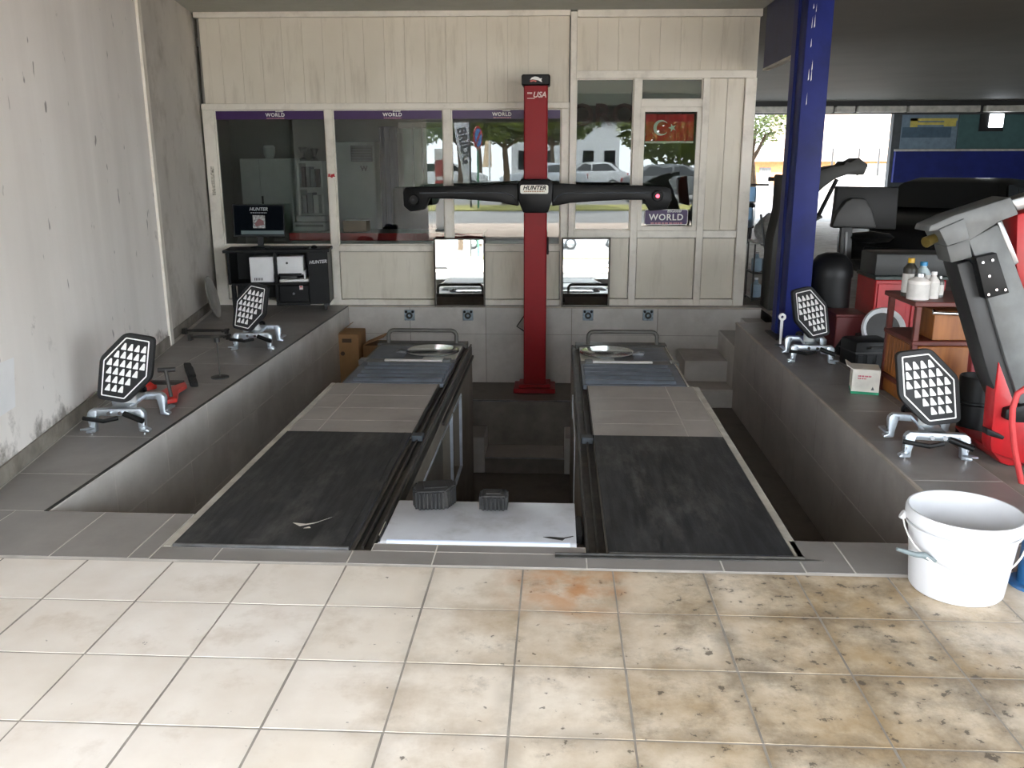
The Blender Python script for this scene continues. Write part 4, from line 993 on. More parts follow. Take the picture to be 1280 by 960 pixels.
for k in (0, 16):
    v = pts[k]; mb = MB(); mb.cyl(v*.96+Vector((0, 0, .01)), v*1.03+Vector((0, 0, .0)), .016, 12); part('handle_boss', mb, M('bucket_white'), bk_)
mb = MB(); mb.cyl((1.715, 2.93, 0.0), (1.715, 2.93, 2.93), .058, 20); mb.cyl((1.715, 2.93, 0), (1.715, 2.93, .012), .085, 20)
solo('blue_pipe', mb, M('worn_blue', (44, 104, 158), .5, var=.15, dirt=(150, 140, 120), dirt_amt=.6, dirt_scale=9), 'worn light blue pipe post beside the bucket', 'pipe')

# ------------------------------------------------------------------ clutter on the left ledge
t = thing('red_jack_tool', 'red and black hand tool lying behind the wheel target on the ledge', 'tool', (-2.33, 5.05, 0))
mb = MB()
p = [atz(x_, y_, .02) for x_, y_ in ((196, 502), (208, 506), (222, 503), (224, 492), (234, 486), (232, 482), (220, 486), (206, 491), (198, 496))]
mb.prism(p, (0, 0, .03)); part('ring_body', mb, M('red_cast', (196, 48, 40), .45, var=.15), t, bevel=.008, seg=2, local=False)
mb = MB(); a = atz(214, 496, .05); b_ = at(207, 463, a.y+.02); mb.tube([a, a.lerp(b_, .5), b_], .012, 8); part('lever', mb, darksteel, t, local=False)
mb = MB(); mb.cyl(b_+Vector((-.05, .0, .0)), b_+Vector((.05, .03, .0)), .015, 10); part('cross_handle', mb, dark, t, local=False)
mb = MB(); a = atz(184, 482, .02); mb.lathe([(.0, 0), (.06, 0), (.06, .03), (.03, .05), (.03, .07), (0, .07)], (a.x, a.y, .0), 16); part('red_foot', mb, M('red_cast'), t, local=False)
mb = MB(); mb.box(a.x-.02, a.x+.25, a.y-.01, a.y+.02, .03, .055); part('arm', mb, darksteel, t, local=False)
mb = MB(); p = [atz(x_, y_) for x_, y_ in ((238, 484), (248, 484), (239, 459), (230, 459))]; mb.prism([v+Vector((0, 0, .001)) for v in p], (0, 0, .035))
p2 = [atz(x_, y_) for x_, y_ in ((237, 478), (246, 478), (242, 467), (233, 467))]; mb.prism([v+Vector((0, 0, .036)) for v in p2], (0, 0, .02))
solo('rubber_wedge', mb, rubber, 'dark ribbed rubber wedge lying flat on the ledge tiles', 'wedge', bevel=.006)
a = atz(275, 472)
t = thing('gauge_stand', 'thin rod stand with round black base on the ledge', 'stand', (a.x, a.y, 0))
mb = MB(); mb.lathe([(0, 0), (.062, 0), (.062, .008), (.05, .012), (.008, .014)], n=24); part('base', mb, dark, t)
zt_ = at(273, 424, a.y).z
mb = MB(); mb.cyl((0, 0, .01), (0, 0, zt_), .005, 8); part('rod', mb, darksteel, t); mb = MB(); mb.lathe([(0, zt_-.02), (.02, zt_-.02), (.02, zt_+.012), (0, zt_+.015)], n=14); part('head', mb, dark, t)
for (x0, y0, x1, y1, nm) in ((231, 413, 283, 413, 'a'), (238, 421, 285, 420, 'b')):
    a, b_ = atz(x0, y0, .03), atz(x1, y1, .03); mb = MB(); mb.tube([a, a.lerp(b_, .3), a.lerp(b_, .7), b_], [.010, .014, .012, .010], 8)
    mb.tube([b_+Vector((-.02, -.05, 0)), b_, b_+Vector((0, .05, 0))], .011, 8); mb.box(a.x-.015, a.x+.015, a.y-.025, a.y+.025, 0, .05); mb.box(b_.x-.012, b_.x+.012, b_.y-.02, b_.y+.02, 0.0, .045)
    solo('steering_lock_bar', mb, darksteel, {'a': 'dark adjustable locking bar lying by the white wall trim', 'b': 'dark locking bar lying next to the thin rod stand'}[nm], 'lock bar', 'locking bars on the ledge')
# small dark chock inside the left trench
mb = MB(); p = at(104, 636, 3.6); mb.prism([(-2.18, 3.52, PF), (-2.02, 3.52, PF), (-2.06, 3.52, PF+.10), (-2.14, 3.52, PF+.10)], (0, .2, 0)); solo('wheel_chock', mb, rubber, 'black rubber chock on the floor of the trench by the plaster wall', 'chock', bevel=.006)

# ------------------------------------------------------------------ computer cabinet with monitor and printer
RZ = math.radians(9)
cab = thing('computer_cabinet', 'black open computer cabinet on castors beside the office window', 'cabinet', (-2.86, 8.86, 0), RZ)
Wc, Dc, Hc = .50, .19, .63
def cp(name, x0, x1, y0, y1, z0, z1, m_=black, bevel=.004, par=cab): mb = MB(); mb.box(x0, x1, y0, y1, z0, z1); return part(name, mb, m_, par, bevel=bevel)
cp('top', -Wc-.03, Wc+.02, -Dc-.03, Dc, Hc-.03, Hc, satin_black)
cp('front_post', -.04, -.01, -Dc, -Dc+.03, .09, Hc-.03)
cp('left_panel', -Wc, -Wc+.03, -Dc, Dc-.01, .28, Hc-.03); cp('back_panel', -Wc+.03, Wc-.2, Dc-.03, Dc-.01, .09, Hc-.03)
cp('shelf', -Wc+.03, Wc-.2, -Dc, Dc-.03, .27, .295)
rp = cp('right_cabinet', Wc-.2, Wc, -Dc-.01, Dc-.01, .07, Hc-.03, satin_black)
cp('drawer_box', -.01, Wc-.2, -Dc+.01, Dc-.03, .09, .268); dr = cp('drawer', .0, Wc-.21, -Dc+.002, -Dc+.01, .10, .26, satin_black)
mb = MB(); mb.cyl((.14, -Dc+.002, .18), (.14, -Dc-.008, .18), .012, 10); part('lock', mb, steel, cab)
cp('leg', -Wc+.02, -Wc+.06, -Dc+.02, -Dc+.06, .05, .27); cp('leg', -Wc+.02, -Wc+.06, Dc-.07, Dc-.03, .05, .27)
cp('bottom_rail', -.04, Wc-.2, -Dc+.0, -Dc+.03, .06, .09)
for x_, y_ in ((-Wc+.04, -Dc+.04), (-Wc+.04, Dc-.05), (Wc-.05, -Dc+.05), (Wc-.05, Dc-.05)):
    mb = MB(); mb.cyl((x_-.012, y_, .025), (x_+.012, y_, .025), .025, 14); mb.box(x_-.018, x_+.018, y_-.014, y_+.014, .04, .07); part('castor', mb, dark, cab)
text_obj('lettering', 'HUNTER', .045, M('silver_print', (190, 192, 194), .4), cab, (Wc-.10, -Dc-.012, .50), Vector((1, 0, .06)).normalized(), Vector((-.06, 0, 1)).normalized(), .001, .3, .0012)
mb = MB(); mb.box(.20, .235, -Dc-.0, -Dc+.001, .25, .268); mb.xf(Matrix.Identity(4)); cp('sticker', .20, .235, -Dc-.001, -Dc+.002, .22, .262, M('sticker_white', (224, 210, 210), .5), 0); cp('sticker', .205, .23, -Dc-.002, -Dc-.001, .242, .258, M('sticker_red', (200, 90, 96), .5), 0)
CM = cab.matrix_basis
# printer
pr = thing('laser_printer', 'white laser printer on the cabinet shelf', 'printer', CM @ Vector((-.03, .01, .295)), RZ)
def lp(name, x0, x1, y0, y1, z0, z1, m_=white, bevel=.008): mb = MB(); mb.box(x0, x1, y0, y1, z0, z1); return part(name, mb, m_, pr, bevel=bevel, seg=2)
lp('left_housing', -.26, -.02, -.15, .14, .0, .255); lp('front_housing', .005, .27, -.13, .14, .07, .255); lp('output_slot', .02, .25, -.145, -.12, .06, .085, black, .003)
lp('tray', .03, .33, -.185, .12, .0, .028); lp('tray_recess', .04, .20, -.155, .10, .028, .06, dark, .003); lp('paper_guide', .27, .29, -.14, .1, .028, .11)
mb = MB(); mb.cyl((.11, -.1305, .19), (.11, -.134, .19), .012, 16); part('badge', mb, dark, pr)
mb = MB(); 
for k in range(6): mb.box(-.22+k*.015, -.213+k*.015, -.152, -.1495, .02, .045)
part('vents', mb, dark, pr)
# monitor
mo = thing('computer_monitor', 'black computer monitor lit with HUNTER welcome screen', 'monitor', CM @ Vector((-.20, .07, Hc)), RZ+.10)
Rm = Matrix.Translation((0, 0, .27)) @ Matrix.Rotation(math.radians(1), 4, 'Y') @ Matrix.Rotation(math.radians(-6), 4, 'X')
mb = MB(); mb.box(-.255, .255, -.012, .03, -.165, .165); mb.xf(Rm); part('casing', mb, satin_black, mo, bevel=.006)
mb = MB(); mb.box(-.243, .243, -.0135, -.012, -.145, .153); mb.xf(Rm); part('screen', mb, M('screen_dark', (8, 10, 14), .25, var=.3, scale=4, spec=.0, emit=((20, 26, 32), .03)), mo)
mb = MB(); mb.box(-.18, .243, -.0145, -.0136, -.138, -.10); mb.xf(Rm); part('screen_bar', mb, M('screen_teal', (20, 38, 42), .3, emit=((70, 120, 120), .02)), mo)
mb = MB(); mb.box(-.06, .06, -.0145, -.0136, -.075, .055); mb.xf(Rm); part('screen_picture', mb, M('screen_pic', (110, 110, 110), .3, var=.8, scale=40, emit=((120, 116, 116), .03)), mo)
mb = MB(); mb.prism([(-.03, -.0152, -.06), (.05, -.0152, -.04), (.045, -.0152, .0), (.0, -.0152, .02), (-.045, -.0152, -.03)], (0, .0006, 0)); mb.xf(Rm); part('screen_picture_shape', mb, M('screen_red', (90, 30, 34), .3, emit=((80, 40, 44), .02)), mo)
tx = text_obj('lettering', 'HUNTER', .046, M('screen_text', (120, 122, 126), .4, emit=((190, 194, 200), .03)), mo, (0, 0, 0), X, Z, .0004, .25, .001)
tx.matrix_basis = Rm @ Matrix.Translation((0, -.0148, .115)) @ tx.matrix_basis
mb = MB(); strokes(mb, -.08, .08, .076, .083, -.0140, 9, rng); mb.xf(Rm); part('fine_print', mb, M('screen_text'), mo)
mb = MB(); mb.box(-.03, .03, .02, .04, .0, .22); part('stand', mb, satin_black, mo, bevel=.004); mb = MB(); mb.lathe([(0, 0), (.11, 0), (.11, .008), (.03, .018), (0, .018)], n=24); part('foot', mb, satin_black, mo)
kb = thing('keyboard', 'black keyboard lying on the computer cabinet', 'keyboard', CM @ Vector((.09, -.12, Hc)), RZ-.05)
mb = MB(); mb.box(-.21, .21, -.07, .07, 0, .018); part('case', mb, satin_black, kb, bevel=.006)
for r_ in range(4):
    mb = MB()
    for k in range(13): mb.box(-.195+k*.0302, -.171+k*.0302, -.056+r_*.029, -.033+r_*.029, .018, .024)
    part('key_row', mb, dark, kb)
solo('computer_mouse', MB().lathe([(0, 0), (.03, 0), (.032, .012), (.02, .028), (0, .032)], CM @ Vector((.36, -.1, Hc)), 14), black, 'small black mouse beside the keyboard', 'mouse')

lc = wl_p(8.25, .22, .10)
mb = MB(); Rl = Matrix.Rotation(math.radians(78), 4, 'Y') @ Matrix.Rotation(0, 4, 'X')
mb.lathe([(0, .0), (.19, .0), (.20, .008), (.21, .018), (.20, .022), (.18, .012), (0, .012)], lc, 32, Matrix.Rotation(math.radians(11), 4, 'Z') @ Rl)
zmin = min(v.z for v in mb.v); mb.v = [v-Vector((0, 0, zmin-.001)) for v in mb.v]
solo('round_lid', mb, M('grey_lid', (150, 147, 141), .6, var=.1), 'round grey plastic lid leaning on the wall beside the computer cabinet', 'lid')
# ------------------------------------------------------------------ cardboard cartons in the left trench
ct = thing('open_carton', 'open brown cardboard carton standing in the trench by the back wall', 'carton', (-1.98, 8.75, PF), 0)
zt_ = at(435, 418, 8.6).z
x0, x1 = at(423, 450, 8.6).x, at(449, 450, 8.6).x
mb = MB(); mb.box(x0, x1, 8.6, 8.95, PF, zt_); part('carton_body', mb, cardboard, ct, bevel=.004, local=False)
mb = MB(); mb.prism([(x0-.0, 8.62, zt_), (x0+.01, 8.62, zt_), (x0+.1, 8.62, zt_+.07), (x0+.09, 8.62, zt_+.07)], (0, .3, 0)); part('flap', mb, cardboard, ct, local=False)
mb = MB(); mb.box(x0+.05, x1-.07, 8.594, 8.6, zt_-.085, zt_-.045); part('label_print', mb, M('brown_print', (70, 52, 36), .7), ct, local=False)
mb = MB(); mb.cyl((x0+.05, 8.6, zt_-.2), (x0+.05, 8.5955, zt_-.2), .022, 16); part('round_mark', mb, M('brown_print'), ct, local=False)
x2, x3 = at(451, 450, 8.7).x, at(466, 450, 8.7).x; zt2 = at(460, 432, 8.7).z
ct2 = thing('low_carton', 'lower cardboard carton with raised flaps behind the ramp end', 'carton', ((x2+x3)/2, 8.8, PF))
mb = MB(); mb.box(x1+.02, x3+.12, 8.7, 9.0, PF, zt2); part('carton_body', mb, M('cardboard_dark', (122, 92, 62), .8), ct2, bevel=.004, local=False)
mb = MB(); mb.prism([(x1+.02, 8.7, zt2), (x1+.03, 8.7, zt2), (x3+.12, 8.7, zt2+.085), (x3+.11, 8.7, zt2+.09)], (0, .25, 0)); part('flap', mb, cardboard, ct2, local=False)

# ------------------------------------------------------------------ right ledge: carton, wrench stand, trolley and its bottles
wb_ = thing('small_carton', 'small white carton with red print and green base on the ledge', 'carton', (2.03, 5.68, 0), math.radians(-14))
mb = MB(); mb.box(-.085, .085, -.09, .09, .014, .165); part('carton_body', mb, M('white_card', (228, 224, 214), .7), wb_, bevel=.003)
mb = MB(); mb.box(-.086, .086, -.091, .091, .0, .016); part('base_band', mb, M('green_card', (40, 150, 110), .7), wb_)
mb = MB(); strokes(mb, -.05, .03, .115, .125, -.0905, 6, rng); strokes(mb, -.05, .0, .1, .108, -.0905, 4, rng); part('red_print', mb, M('red_ink', (206, 96, 116), .7), wb_)
mb = MB(); mb.prism([(.035, -.0915, .03), (.055, -.0915, .03), (.045, -.0915, .055)], (0, .001, 0)); part('warning_print', mb, M('grey_ink', (90, 90, 90), .7), wb_)
mb = MB(); mb.prism([(-.085, -.09, .16), (-.085, .09, .16), (-.125, .09, .185), (-.125, -.09, .185)], (.004, 0, .003)); part('flap', mb, M('white_card'), wb_)
a = atz(975, 432); zt_ = at(975, 396, a.y).z
ws = thing('white_tool_stand', 'slim white stand with ring head at the foot of the blue post', 'stand', (a.x, a.y, 0))
mb = MB(); mb.cyl((0, 0, .01), (0, 0, zt_-.02), .010, 10, .013); part('rod', mb, white, ws)
mb = MB(); mb.lathe([(.012, -.012), (.03, -.012), (.03, .012), (.012, .012)], (0, 0, zt_), 16, Matrix.Rotation(math.pi/2, 4, 'X'), closed=True); part('ring', mb, white, ws)
mb = MB(); mb.lathe([(0, 0), (.045, 0), (.045, .008), (.012, .014), (0, .014)], n=18); part('base', mb, greyc, ws)

tx0, tx1, ty0, ty1, th_ = 2.15, 2.56, 5.28, 5.74, .66
tr = thing('drawer_trolley', 'reddish brown wooden trolley with orange wood drawers', 'trolley', ((tx0+tx1)/2, (ty0+ty1)/2, 0))
def tp(name, x0, x1, y0, y1, z0, z1, m_=mahog, bevel=.005, par=tr): mb = MB(); mb.box(x0, x1, y0, y1, z0, z1); return part(name, mb, m_, par, bevel=bevel, local=False)
for x_ in (tx0, tx1-.035):
    for y_ in (ty0, ty1-.035): tp('post', x_, x_+.035, y_, y_+.035, 0, th_-.03)
tp('top', tx0-.02, tx1+.02, ty0-.02, ty1+.02, th_-.03, th_)
for z_ in (.10, .39): tp('shelf', tx0-.006, tx1+.006, ty0-.006, ty1+.006, z_, z_+.03)
for (z0, z1, xa, ya) in ((.132, .385, tx0+.036, ty0+.012),):
    d1 = tp('drawer', tx0+.04, tx1-.04, ty0+.006, ty1-.04, z0, z1, MATS['wood'])
    for k in range(8):
        yy = ty0+.045+k*.05
        tp('side_slat', tx0+.006, tx0+.02, yy, yy+.045, z0, z1, MATS['wood'], .002)
tp('lower_slat', tx0+.006, tx1-.04, ty0+.02, ty1-.04, .01, .098, MATS['wood'])
mb = MB(); mb.box(tx0+.12, tx1-.02, ty0+.02, ty0+.30, .421, .60); ob2 = solo('wooden_box', mb, MATS['wood'], 'plain orange wood box on the upper shelf of the trolley', 'box', bevel=.004)
mb = MB(); mb.cyl((tx0+.08, ty0-.045, th_-.06), (tx1+.06, ty0-.045, th_-.075), .012, 12); mb.cyl((tx0+.1, ty0-.045, th_-.06), (tx0+.1, ty0, th_-.05), .008); mb.cyl((tx1-.02, ty0-.045, th_-.073), (tx1-.02, ty0, th_-.06), .008); part('push_bar', mb, chrome, tr, local=False)
def bottle(px, base_py, top_py, wpx, m_, lab, cap_m, shape, Yd, nm='bottle'):
    c_ = at(px, base_py, Yd); h_ = at(px, top_py, Yd).z-c_.z; r = wpx/2/180.0
    t = thing(nm, lab, 'bottle', (c_.x, Yd, th_), 0, 'bottles and cans on the trolley top')
    if shape == 'can': prof = [(0, 0), (r, 0), (r, h_*.72), (r*.9, h_*.76), (r*.45, h_*.86), (r*.42, h_*.92)]
    else: prof = [(0, 0), (r, 0), (r, h_*.62), (r*.85, h_*.70), (r*.4, h_*.84), (r*.4, h_*.90)]
    mb = MB(); mb.lathe(prof+[(0, prof[-1][1])], n=20); part('body', mb, m_, t)
    mb = MB(); mb.lathe([(0, h_*.88), (r*.48, h_*.88), (r*.46, h_), (0, h_)], n=16); part('cap', mb, cap_m, t)
    mb = MB(); mb.lathe([(r*1.01, h_*.1), (r*1.015, h_*.12), (r*1.015, h_*.58), (r*1.01, h_*.6)], n=20); part('label_band', mb, M('label_pale', (206, 204, 200), .6, var=.05, scale=30), t)
yel = M('yellow_plastic', (214, 170, 30), .4); bluecap = M('blue_cap', (40, 130, 180), .4)
bottle(1135, 365, 318, 15, M('dark_can', (52, 50, 44), .35), 'tall dark spray can with yellow collar on the trolley', yel, 'can', 5.52, 'spray_can')
bottle(1151, 365, 326, 17, M('clear_pet', (190, 206, 210), .2), 'clear bottle with blue cap behind the wide white can', bluecap, 'b', 5.64)
bottle(1147, 370, 338, 23, M('white_can', (222, 218, 214), .35), 'wide white paint can at the trolley edge', steel, 'can', 5.39, 'paint_can')
bottle(1165, 369, 336, 13, M('white_can'), 'narrow white bottle with white cap on the trolley', white, 'b', 5.42)
bottle(1173, 366, 340, 10, M('grey_can', (120, 120, 118), .3, .5), 'thin grey spray can at the bottle row end', steel, 'can', 5.48, 'spray_can')
# ------------------------------------------------------------------ machines behind the blue post
def pxprism(name, pts, Yd, depth, mat_, root, bevel=.006, seg=2):
    mb = MB(); pp_ = [at(x_, y_, Yd) for x_, y_ in pts]; mb.prism([Vector((p.x, p.y, max(p.z, .001))) for p in pp_], (0, depth, 0)); return part(name, mb, mat_, root, bevel=bevel, seg=seg, local=False)
wbal = thing('wheel_balancer', 'dark wheel balancer with raised curved guard behind the blue post', 'wheel balancer', (2.35, 9.0, 0))
bdark = M('machine_grey', (48, 48, 45), .5, var=.1)
pxprism('back_column', [(978, 218), (1012, 222), (1010, 300), (1006, 402), (958, 402), (966, 300), (975, 262)], 8.9, .35, bdark, wbal, .02)
arc_t = [(1006, 232), (1022, 214), (1040, 208), (1055, 206), (1058, 201), (1063, 203), (1068, 200), (1074, 197), (1078, 200), (1086, 206), (1080, 219)]
arc_b = [(1060, 218), (1045, 223), (1030, 234), (1017, 247), (1006, 262)]
pxprism('wheel_guard', arc_t+arc_b, 8.9, .30, bdark, wbal, .012)
a, b_ = at(1046, 224, 8.95), at(1015, 285, 8.95); mb = MB(); mb.cyl(a, a.lerp(b_, .75), .02, 12); mb.cyl(a.lerp(b_, .75), b_, .010, 10); part('gas_strut', mb, black, wbal, local=False)
c_ = a.lerp(b_, .82); mb = MB(); mb.cyl(c_, c_+Vector((.05, 0, .03)), .016, 10); part('strut_knob', mb, steel, wbal, local=False)
dsp = thing('display_stand', 'black display unit seen from behind on a dark post', 'display', (2.58, 8.1, 0))
pxprism('screen_case', [(1047, 233), (1124, 234), (1120, 287), (1041, 285)], 8.0, .09, black, dsp, .01)
pxprism('rear_bulge', [(1040, 284), (1046, 268), (1058, 252), (1066, 248), (1082, 248), (1090, 262), (1096, 285)], 7.9, .1, dark, dsp, .015)
pxprism('post', [(1052, 284), (1066, 284), (1060, 400), (1044, 400)], 8.0, .06, dark, dsp)
pxprism('post_rib', [(1057, 290), (1060, 290), (1054, 398), (1051, 398)], 7.985, .015, M('rib_grey', (110, 110, 110), .4), dsp, .002, 1)
mb = MB(); mb.box(2.45, 2.75, 7.85, 8.3, 0, .05); part('base', mb, dark, dsp, bevel=.01, local=False)
mb = MB(); p = at(1088, 296, 8.05); mb.lathe([(0, .05), (.16, .03), (.2, 0), (.16, -.04), (0, -.06)], p, 24); part('wheel_adapter', mb, black, dsp, local=False)
# black drum with domed lid
p = at(1036, 400, 7.75)
dr_ = thing('black_drum', 'black drum with rounded lid behind the wheel target', 'drum', (at(1036, 380, 7.5).x, 7.52, 0))
zt_ = at(1030, 344, 7.4).z; zt3 = at(1030, 317, 7.4).z
mb = MB(); mb.lathe([(0, 0), (.17, 0), (.17, zt_), (0, zt_)], n=28); part('barrel', mb, black, dr_)
mb = MB(); mb.lathe([(.18, zt_-.02), (.18, zt_+.02), (.165, zt_+.09), (.12, zt3-.03), (.05, zt3), (0, zt3)], n=28); part('lid', mb, satin_black, dr_)
# red tool cabinet with a dark top
q = (at(1065, 380, 7.3).x, at(1180, 380, 7.3).x)
q = (max(q[0], 2.62), q[1])
tc = thing('tool_cabinet', 'red tool cabinet with dark grey top box behind the trolley', 'cabinet', ((q[0]+q[1])/2, 7.5, 0))
zr = at(1100, 350, 7.3).z; zk = at(1100, 318, 7.3).z
mb = MB(); mb.box(q[0], q[1], 7.3, 7.75, 0.0, zr); part('body', mb, red2, tc, bevel=.008, local=False)
for k in range(2):
    mb = MB(); mb.box(q[0]+.02+k*(q[1]-q[0])/2, q[0]-.02+(k+1)*(q[1]-q[0])/2, 7.288, 7.3, .06, zr-.03); dd = part('door', mb, red2, tc, bevel=.004, local=False)
x0 = q[0]
mb = MB(); mb.box(x0, q[1]+.1, 7.34, 7.72, zr+.03, zk); part('top_box', mb, M('top_box_grey', (52, 54, 54), .5), tc, bevel=.015, seg=2, local=False)
mb = MB(); mb.box(q[0]-.01, q[1]+.01, 7.29, 7.76, zr, zr+.03); part('worktop', mb, M('dark_green_top', (50, 62, 60), .5), tc, bevel=.005, local=False)
# low maroon chest, black bag and wheel rim
a, b_ = at(1030, 430, 6.9), at(1066, 396, 6.9)
mc = thing('maroon_chest', 'low maroon chest beside the blue post', 'chest', ((a.x+b_.x)/2, 7.0, 0))
mb = MB(); mb.box(a.x+.08, b_.x+.1, 6.9, 7.2, 0, b_.z); part('body', mb, M('maroon', (86, 26, 26), .5), mc, bevel=.006, local=False)
mb = MB(); mb.box(a.x+.07, b_.x+.11, 6.89, 7.21, b_.z, b_.z+.02); part('lid', mb, M('maroon'), mc, bevel=.004, local=False)
a, b_ = at(1062, 460, 6.3), at(1100, 414, 6.3)
bg_ = thing('equipment_case', 'black plastic equipment case lying by the white carton', 'case', ((a.x+b_.x)/2+.06, 6.42, 0), .15)
mb = MB(); mb.box(-.15, .15, -.12, .14, 0, .21); part('shell', mb, black, bg_, bevel=.03, seg=2)
mb = MB(); mb.box(-.152, .152, -.122, .142, .12, .13); part('seam', mb, dark, bg_); mb = MB(); mb.tube([(-.06, -.12, .16), (-.05, -.15, .17), (.05, -.15, .17), (.06, -.12, .16)], .009); part('handle', mb, dark, bg_)
for k in range(4): mb = MB(); mb.box(-.13+k*.07, -.09+k*.07, -.126, -.12, .02, .11); part('rib', mb, satin_black, bg_)
p = at(1100, 408, 6.75)
rm = thing('chrome_trim_ring', 'bright round wheel trim leaning behind the black case', 'wheel trim', (p.x+.03, 6.75, 0), 0)
Rr = Matrix.Translation((0, 0, p.z-.02)) @ Matrix.Rotation(math.radians(70), 4, 'X') @ Matrix.Rotation(math.radians(0), 4, 'Y')
mb = MB(); mb.lathe([(.13, -.01), (.16, .02), (.17, .0), (.16, -.04), (.13, -.03)], (0, 0, 0), 30, Rr, closed=True); part('ring', mb, M('bright_trim', (222, 224, 226), .3, .3), rm)
mb = MB(); mb.lathe([(0, -.01), (.13, -.015), (.13, -.03), (0, -.03)], (0, 0, 0), 30, Rr); part('dish', mb, dark, rm)
mb = MB(); mb.box(-.16, .16, .06, .16, 0, p.z-.08); part('stand', mb, dark, rm)
a = atz(1045, 462)
mb = MB()
for k in range(6):
    t = k*1.1; mb.tube([Vector((2.19, 6.72, .03))+Vector((.05*math.cos(t), .06*math.sin(t), .0)), Vector((2.20, 6.73, .09+.02*(k % 3))), Vector((2.19, 6.72, .03))+Vector((.06*math.cos(t+2), .06*math.sin(t+2), 0))], .012, 6)
solo('black_cable_coil', mb, black, 'tangle of black cable on the floor by the target clamp', 'cable')

# ------------------------------------------------------------------ tyre changer at the right edge
YT = 4.15
tc2 = thing('tyre_changer', 'red tyre changer with thick grey tilting arm', 'tyre changer', (2.3, 4.3, 0))
def tcx(name, pts, yd, dep, m_, bevel=.008): return pxprism(name, pts, yd, dep, m_, tc2, bevel)
tcx('arm', [(1160, 290), (1163, 282), (1190, 270), (1264, 246), (1274, 268), (1250, 277), (1214, 300), (1182, 308), (1174, 288)], YT, .17, greyc)
tcx('arm_sleeve', [(1174, 287), (1206, 273), (1212, 298), (1184, 308)], YT-.012, .19, greyc, .004)
tcx('arm_bar', [(1264, 250), (1300, 238), (1304, 254), (1272, 264)], YT+.04, .09, steel)
tcx('head', [(1183, 308), (1212, 299), (1216, 322), (1189, 329)], YT, .15, M('head_grey', (84, 86, 86), .5))
a, b_ = at(1170, 297, YT+.08), at(1157, 303, YT+.05); mb = MB(); mb.cyl(a, b_, .022, 12, .026); part('brass_nut', mb, M('brass', (160, 140, 80), .35, .8), tc2, local=False)
tcx('column', [(1210, 300), (1248, 280), (1265, 318), (1285, 372), (1330, 620), (1296, 620), (1254, 440), (1222, 330)], YT+.01, .14, greyc, .01)
tcx('column_edge', [(1196, 330), (1212, 326), (1224, 340), (1262, 450), (1300, 640), (1276, 640), (1236, 470)], YT+.03, .16, M('column_black', (38, 39, 40), .5))
tcx('control_plate', [(1220, 322), (1246, 316), (1262, 366), (1232, 374)], YT-.03, .06, black, .004)
for px, py in ((1228, 328), (1240, 325), (1236, 345), (1245, 362), (1235, 368), (1256, 362)):
    p = at(px, py, YT-.03); mb = MB(); mb.cyl(p, p+Vector((0, -.008, 0)), .006, 8); part('bolt', mb, chrome, tc2, local=False)
tcx('column_tube', [(1247, 278), (1253, 276), (1274, 328), (1268, 332)], YT+.02, .05, steel, .003)
tcx('red_mast', [(1272, 268), (1310, 258), (1310, 380), (1278, 372), (1270, 330)], YT+.12, .2, red2)
tcx('red_bracket', [(1249, 452), (1266, 498), (1300, 540), (1300, 590), (1240, 566), (1238, 556), (1244, 490)], YT+.02, .10, red2)
tcx('red_base', [(1235, 560), (1300, 575), (1320, 700), (1282, 690), (1256, 620), (1252, 580)], YT+.06, .4, red2, .015)
tcx('dark_clamp', [(1258, 512), (1300, 502), (1300, 530), (1268, 528), (1256, 524)], YT-.02, .12, black)
tcx('pedal', [(1234, 536), (1256, 546), (1254, 550), (1234, 544)], YT-.02, .06, black, .003)
pts = [at(x_, y_, YT-.16) for x_, y_ in ((1284, 484), (1272, 492), (1266, 510), (1265, 530), (1268, 560), (1274, 590), (1282, 625))]
mb = MB(); mb.tube(pts, .014, 10); solo('red_hose', mb, M('red_rubber', (206, 64, 66), .5), 'red rubber air hose hanging over the tyre changer base', 'hose')
# bits between trolley and changer
p0 = [at(x_, y_, 5.08) for x_, y_ in ((1216, 432), (1240, 470), (1236, 485), (1212, 480))]
mb = MB(); mb.prism(p0, (0, .05, 0)); mb.cyl((p0[2]+p0[3])/2+Vector((0, .02, 0)), Vector((((p0[2]+p0[3])/2).x, 5.1, 0)), .02); solo('red_guard', mb, M('dull_red', (150, 60, 66), .5), 'dull red plate standing right of the wooden trolley', 'plate', bevel=.006)
p0 = [at(x_, y_, 5.02) for x_, y_ in ((1227, 432), (1232, 432), (1240, 468), (1236, 470))]
p0b = [Vector((p0[2].x, 5.02, 0)), Vector((p0[3].x, 5.02, 0))]
mb = MB(); mb.prism([p0[0], p0[1], p0[2], p0b[0], p0b[1], p0[3]], (0, .03, 0)); solo('grey_bar', mb, steel, 'slanted grey metal bar beside the dull red plate', 'bar')
bx_ = thing('black_bin', 'black plastic bin beside the trolley leg', 'bin', (at(1222, 500, 4.75).x, 4.76, 0))
a = at(1213, 474, 4.72); hh = a.z
mb = MB(); mb.lathe([(0, 0), (.085, 0), (.10, hh), (.095, hh+.01), (.088, hh), (.075, .02), (0, .02)], n=24); part('body', mb, black, bx_)
mb = MB(); mb.lathe([(.098, hh*.55), (.104, hh*.57), (.104, hh*.6), (.1, hh*.62)], n=24); part('band', mb, satin_black, bx_)
